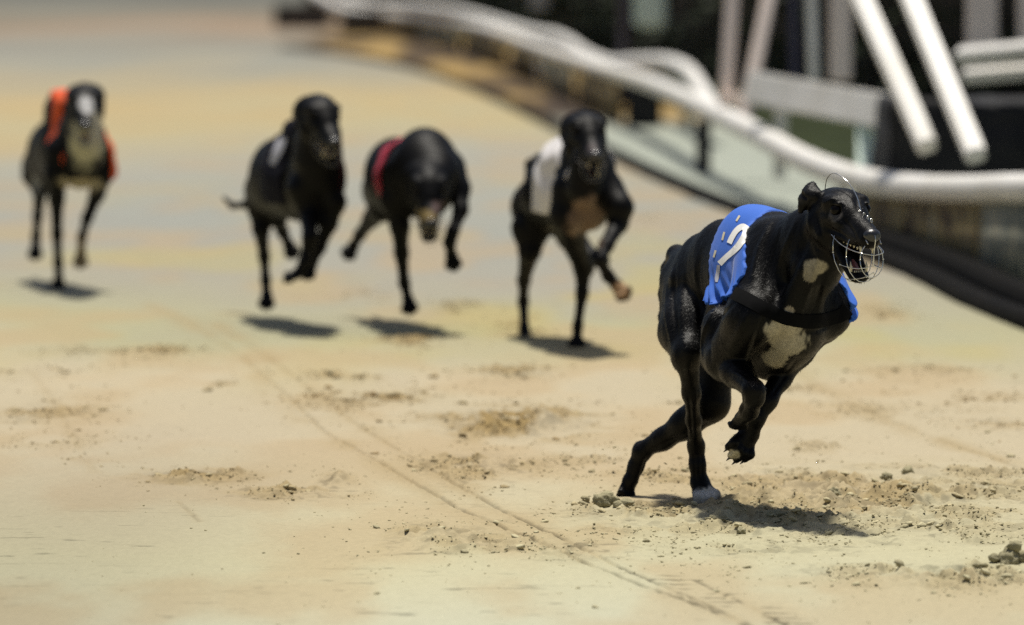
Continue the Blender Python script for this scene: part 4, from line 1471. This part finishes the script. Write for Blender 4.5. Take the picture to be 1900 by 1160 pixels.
# path runs from near (right) to far (left); track lies on its left => outside is negative offset
OUT = 1.0
hare = empty('hare_rail', tuple(kp[20][:2]) + (0,))
tag(hare, 'low dark metal hare rail running along the edge of the sand track', 'rail')
near_n = int(np.argmax(kp[:, 1] > 25.0))
ribbon('rail_channel', offset_path(kp, OUT * .05)[:near_n], .09, -.02, .050, M['darkmetal'], hare)
ribbon('rail_channel', offset_path(kp, OUT * .04)[near_n - 1:], .085, -.02, .045, M['darkmetal'], hare)
ribbon('grey_strip', offset_path(kp, OUT * .125)[:near_n], .06, -.02, .018, M['greymetal'], hare)
ribbon('rail_channel', offset_path(kp, OUT * .195)[:near_n], .085, -.02, .085, M['darkmetal'], hare)

# ------------------------------------------------------------------ white running rail
rr_ = empty('running_rail', tuple(rail_path[30][:2]) + (0,))
tag(rr_, 'curved white tubular running rail sweeping from the right edge into the distance', 'rail')
tube('rail_tube', [(rail_path, [.058 + .05 * max(0, min(1, (p[1] - 70) / 35)) for p in rail_path])], .062, M['white'], rr_, seg=16)
for i in (5, 13, 29, 43, 88, 104, 116):
    if i < len(rail_path):
        q = rail_path[i]
        t = rail_path[min(i + 1, len(rail_path) - 1)] - rail_path[i - 1]
        n = np.array([-t[1], t[0], 0]); n /= np.linalg.norm(n)
        q = q + n * 0
        tube('post', [[(q[0], q[1], -.05), (q[0], q[1], q[2] - .03)]], .022, M['white'] if i > 40 else M['board2'], rr_, seg=10)

r2 = empty('humped_rail', tuple(P(1235, 113, 44)[:2]) + (0,))
tag(r2, 'second white rail showing as two rounded humps behind the main running rail', 'rail')
tube('rail_tube', [spline([P(*q) for q in ((1330, 215, 38), (1300, 165, 40), (1275, 131, 42), (1235, 116, 44), (1180, 116, 46), (1130, 118, 49), (1085, 100, 53), (1060, 82, 56), (1030, 68, 59),
      (985, 60, 63), (930, 44, 69), (850, 22, 78), (760, 8, 90), (700, 6, 98), (640, -5, 108))], 8)], .06, M['white'], r2, seg=12)
for q in ((1275, 131, 42), (1060, 82, 56), (850, 22, 78)):
    q = P(*q)
    tube('post', [[(q[0], q[1], -.05), (q[0], q[1], q[2] - .04)]], .03, M['board2'], r2, seg=8)

# boards fixed under the rail
def board(i0, i1, m, label, top=.065, gap=.03, depth=.0):
    pts = [rail_path[k] for k in range(i0, i1 + 1)]
    V, Q = [], []
    for p, k in zip(pts, range(i0, i1 + 1)):
        t = rail_path[min(k + 1, len(rail_path) - 1)] - rail_path[max(k - 1, 0)]
        n = np.array([t[1], -t[0], 0]); n /= np.linalg.norm(n)
        a, b = p + n * .012, p - n * .012
        V += [(a[0], a[1], gap), (b[0], b[1], gap), (b[0], b[1], p[2] - top), (a[0], a[1], p[2] - top)]
    nn = len(pts)
    for i in range(nn - 1):
        o = i * 4
        for k in range(4):
            Q.append((o + k, o + (k + 1) % 4, o + 4 + (k + 1) % 4, o + 4 + k))
    Q += [(0, 3, 2, 1), (nn * 4 - 4, nn * 4 - 3, nn * 4 - 2, nn * 4 - 1)]
    me = mesh_np('rail_board', np.array(V), np.array(Q), smooth=False)
    bmx = bmesh.new(); bmx.from_mesh(me); bmesh.ops.recalc_face_normals(bmx, faces=bmx.faces); bmx.to_mesh(me); bmx.free()
    o = link('rail_board', me, m)
    tag(o, label, 'board', 'boards under the running rail')
    return o


board(0, 15, M['board'], 'yellow brown board under the rail at the far right edge of the picture', .05, .0)
board(15, 22, M['board2'], 'pale stained board under the rail, first inward from the right edge', .05, .0)
board(22, 33, M['board'], 'yellowish brown board under the rail right of the leading dog muzzle', .05, .0)
board(33, 41, M['board'], 'rusty board ending beneath the curve of the rail behind the leading dog ear', .05, .0)
lab = ['ochre board', 'dark brown board', 'pale board', 'yellow board', 'brown board', 'sandy board', 'mottled board']
bd = [(76, 82, 'board', 'ochre board under the distant rail above the white jacketed dog'),
      (83, 87, 'board2', 'pale board under the distant rail left of the white jacketed dog head'),
      (88, 92, 'board', 'brown board under the distant rail between the second and third rail posts from the bend'),
      (93, 99, 'board', 'yellow brown board under the distant rail above the low headed dog'),
      (100, 106, 'board2', 'pale sandy board under the distant rail, beside the dark gap'),
      (108, 116, 'board', 'farthest brown board under the rail above the space between the dogs')]
for a, b, mm, lb in bd:
    board(a, b, M[mm], lb, .05, .02)


def boxes(name, label, cat, px, py, d, w_, h_, dep, m, group=None, z0=None):
    """small bevelled block with a lid, standing on the ground"""
    c = P(px, py, d)
    z = 0 if z0 is None else z0
    root = empty(name, (c[0], c[1], z))
    tag(root, label, cat, group)
    beam('casing', (c[0] - w_ / 2, c[1], z + h_ / 2), (c[0] + w_ / 2, c[1], z + h_ / 2), dep, h_, M[m], root, bevel=min(w_, h_) * .08)
    beam('lid', (c[0] - w_ * .54, c[1], z + h_ + .012), (c[0] + w_ * .54, c[1], z + h_ + .012), dep * 1.1, .024, M[m], root, bevel=.004)
    return root


# small dark items under the rail
boxes('marker_post', 'short black post standing on the pale verge below the white rail', 'post', 1305, 280, 33.5, .085, .28, .08, 'black')
boxes('cable_box', 'squat blue grey box under the rail behind the head of the white jacketed dog', 'box', 1195, 215, 42.5, .26, .36, .2, 'black')
boxes('cable_box', 'dark box under the distant rail, left of the white jacketed dog head', 'box', 1000, 165, 59, .40, .22, .2, 'black')
boxes('marker_post', 'tall black post in the far gap between the boards under the rail', 'post', 825, 80, 84, .24, .5, .15, 'black')
boxes('marker_post', 'narrow black post left of the tall black post under the far rail', 'post', 768, 80, 90, .22, .5, .15, 'black')
boxes('cable_box', 'wide low dark box on the far bend beneath the end of the rail', 'box', 560, 80, 103, 1.0, .42, .3, 'darkgrey')
boxes('cable_box', 'dark brown box under the far rail right of the wide low box', 'box', 672, 110, 94, .7, .40, .3, 'darkgrey')

# navy pole with a pale green box hanging beside it
root = empty('navy_pole', tuple(P(1160, 120, 49)[:2]) + (0,))
tag(root, 'dark navy upright pole standing behind the white rail', 'pole')
c = P(1160, 120, 49)
tube('shaft', [[(c[0], c[1], -.1), (c[0], c[1], 2.6)]], .055, M['navypole'], root, seg=12)
tube('collar', [[(c[0], c[1], 0), (c[0], c[1], .12)]], .09, M['navypole'], root, seg=12)
c = P(1206, 28, 48.6)
root = empty('hanging_box', (c[0], c[1], 1.05))
tag(root, 'pale green box hanging beside the navy pole at the top of the picture', 'box')
zb = P(1206, 52, 48.6)[2]
beam('box_body', (c[0], c[1], zb), (c[0], c[1], zb + .55), .27, .16, M['mint'], root, up=(0, 1, 0), bevel=.03)
beam('bracket', (c[0] - .2, c[1], zb + .4), (c[0], c[1], zb + .4), .05, .05, M['navypole'], root)

boxes('notice_board', 'small pale board beyond the rail at the top, left of the navy pole', 'board', 1000, -4, 76, .22, .34, .05, 'white', z0=float(P(1000, 18, 76)[2]))

# ------------------------------------------------------------------ white timber frames behind the rail (parked starting gate)
gate = empty('starting_gate', tuple(P(1700, 300, 25.5)[:2]) + (0,))
tag(gate, 'white painted starting gate with two slanting arms hanging over the rail', 'starting gate')


def bpx(name, a, b, wd, ht, m, up=(0, 0, 1), par=None, bev=.012):
    return beam(name, P(*a), P(*b), wd, ht, M[m], par or gate, up, bev)


bpx('slanting_arm', (1560, -90, 25.2), (1722, 275, 24.3), .085, .085, 'white', (0, -1, .3))
bpx('slanting_arm', (1655, -90, 25.0), (1812, 292, 24.0), .085, .085, 'white', (0, -1, .3))
bpx('cross_beam', (1400, 163, 29.5), (1715, 220, 26.5), .10, .17, 'white', (0, .9, 1))
bpx('rear_beam', (1780, 104, 27.5), (2150, 72, 26.5), .075, .075, 'white', (0, -1, 1))
bpx('rear_beam', (1790, 142, 27.6), (2150, 112, 26.6), .065, .065, 'white', (0, -1, 1))
bpx('upright', (1822, -120, 28.2), (1822, 92, 28.2), .16, .04, 'pinkish', (0, 1, 0))
bpx('upright', (1905, -120, 28.2), (1905, 82, 28.2), .09, .04, 'pinkish', (0, 1, 0))
bpx('upright', (1965, -120, 28.2), (1965, 300, 28.2), .07, .07, 'white', (0, 1, 0))
bpx('upright', (1503, -120, 30.5), (1510, 150, 30.5), .055, .055, 'white', (0, 1, 0))
bpx('upright', (1560, -120, 30.8), (1560, 150, 30.8), .12, .05, 'pinkish', (0, 1, 0))
bpx('upright', (1470, -120, 31.5), (1475, 190, 31.5), .05, .05, 'navypole', (0, 1, 0))
bpx('support_leg', (1450, 175, 29.3), (1446, 330, 29.4), .07, .07, 'white', (0, 1, 0))
bpx('side_panel', (1640, 226, 27.4), (1640, 330, 27.2), .26, .03, 'mint', (0, 1, 0))
tr_ = empty('trestle', tuple(P(1380, 150, 32)[:2]) + (0,))
tag(tr_, 'faded pinkish trestle legs meeting behind the rail left of the starting gate', 'trestle')
bpx('trestle_leg', (1366, -120, 32.2), (1345, 215, 32), .075, .075, 'pinkish', (0, 1, 0), tr_)
bpx('trestle_leg', (1450, -120, 32.2), (1378, 235, 31.8), .075, .075, 'pinkish', (0, 1, 0), tr_)
bpx('brace', (1340, 180, 32), (1400, 185, 31.8), .05, .05, 'pinkish', (0, 0, 1), tr_)

# black tarpaulin covered block behind the gate arms
bm = bmesh.new()
c0 = P(1850, 330, 26.2)
bmesh.ops.create_cube(bm, size=1)
bmesh.ops.subdivide_edges(bm, edges=list(bm.edges), cuts=12, use_grid_fill=True)
for v in bm.verts:
    q = v.co
    n = noise3(np.array([q.x * 5]), np.array([q.y * 5]), np.array([q.z * 5]), 8)[0] - .5
    f = 1 + .10 * n
    tz = (q.z + .5)
    v.co = Vector((c0[0] + q.x * 1.15 * f * (1 - .12 * tz), c0[1] + q.y * .9 * f, tz * .60 * (1 + .12 * n)))
me = bpy.data.meshes.new('tarpaulin_cover')
bm.to_mesh(me); bm.free()
for f in me.polygons: f.use_smooth = True
o = link('tarpaulin_cover', me, M['black'])
tag(o, 'black sheeted block behind the slanting white arms above the rail', 'cover')

# ------------------------------------------------------------------ infield turf and added hedge backdrop
gp = offset_path(np.array([[p[0], p[1], 0] for p in rail_path]), OUT * .75)
V, Q = [], []
n = len(gp)
for p in gp:
    V += [(p[0], p[1], .03), (p[0] + 8, p[1] + 8, .03), (p[0] + 400, p[1] + 300, .03)]
for i in range(n - 1):
    for k in range(2):
        Q.append((i * 3 + k, i * 3 + k + 1, (i + 1) * 3 + k + 1, (i + 1) * 3 + k))
me = mesh_np('infield_ground', np.array(V), np.array(Q), smooth=False)
o = link('infield_ground', me, M['grass'])
tag(o, kind='structure')

hp_ = spline([(9, 39, 0), (5.2, 42.5, 0), (3.6, 46, 0), (2.6, 52, 0), (1.9, 60, 0), (1.15, 72, 0), (.1, 92, 0), (-1.6, 112, 0), (-4.5, 130, 0)], 10)
hed = empty('backdrop', (3.6, 46, 0))  # added to give the unlit black beyond the rail
tag(hed, 'added dark leafy hedge in shadow behind the white rail and gate', 'backdrop')
V, Q = [], []
r_ = np.random.default_rng(4)
tot = 26000
seg = np.array(hp_)
L = np.r_[0, np.cumsum(np.linalg.norm(np.diff(seg, axis=0), axis=1))]
s = r_.random(tot) ** 1.0 * L[-1]
cx = np.interp(s, L, seg[:, 0]); cy = np.interp(s, L, seg[:, 1])
oz = r_.random(tot) * 2.5
oy = r_.normal(0, .28, tot) * (1 + .3 * np.sin(s * 3))
sz = r_.uniform(.05, .11, tot)
a1 = r_.normal(size=(tot, 3)); a1 /= np.linalg.norm(a1, axis=1)[:, None]
a2 = np.cross(a1, r_.normal(size=(tot, 3))); a2 /= np.linalg.norm(a2, axis=1)[:, None]
cc = np.stack([cx + oy * .6, cy + oy, oz], 1)
V = np.stack([cc - a1 * sz[:, None], cc + a2 * sz[:, None] * .5, cc + a1 * sz[:, None], cc - a2 * sz[:, None] * .5], 1).reshape(-1, 3)
Q = np.arange(tot * 4).reshape(-1, 4)
link('backdrop_foliage', mesh_np('backdrop_foliage', V, Q, smooth=False), M['leaf'], hed)
ribbon('backdrop_stems', seg, .3, 0, 2.3, M['bark'], hed)
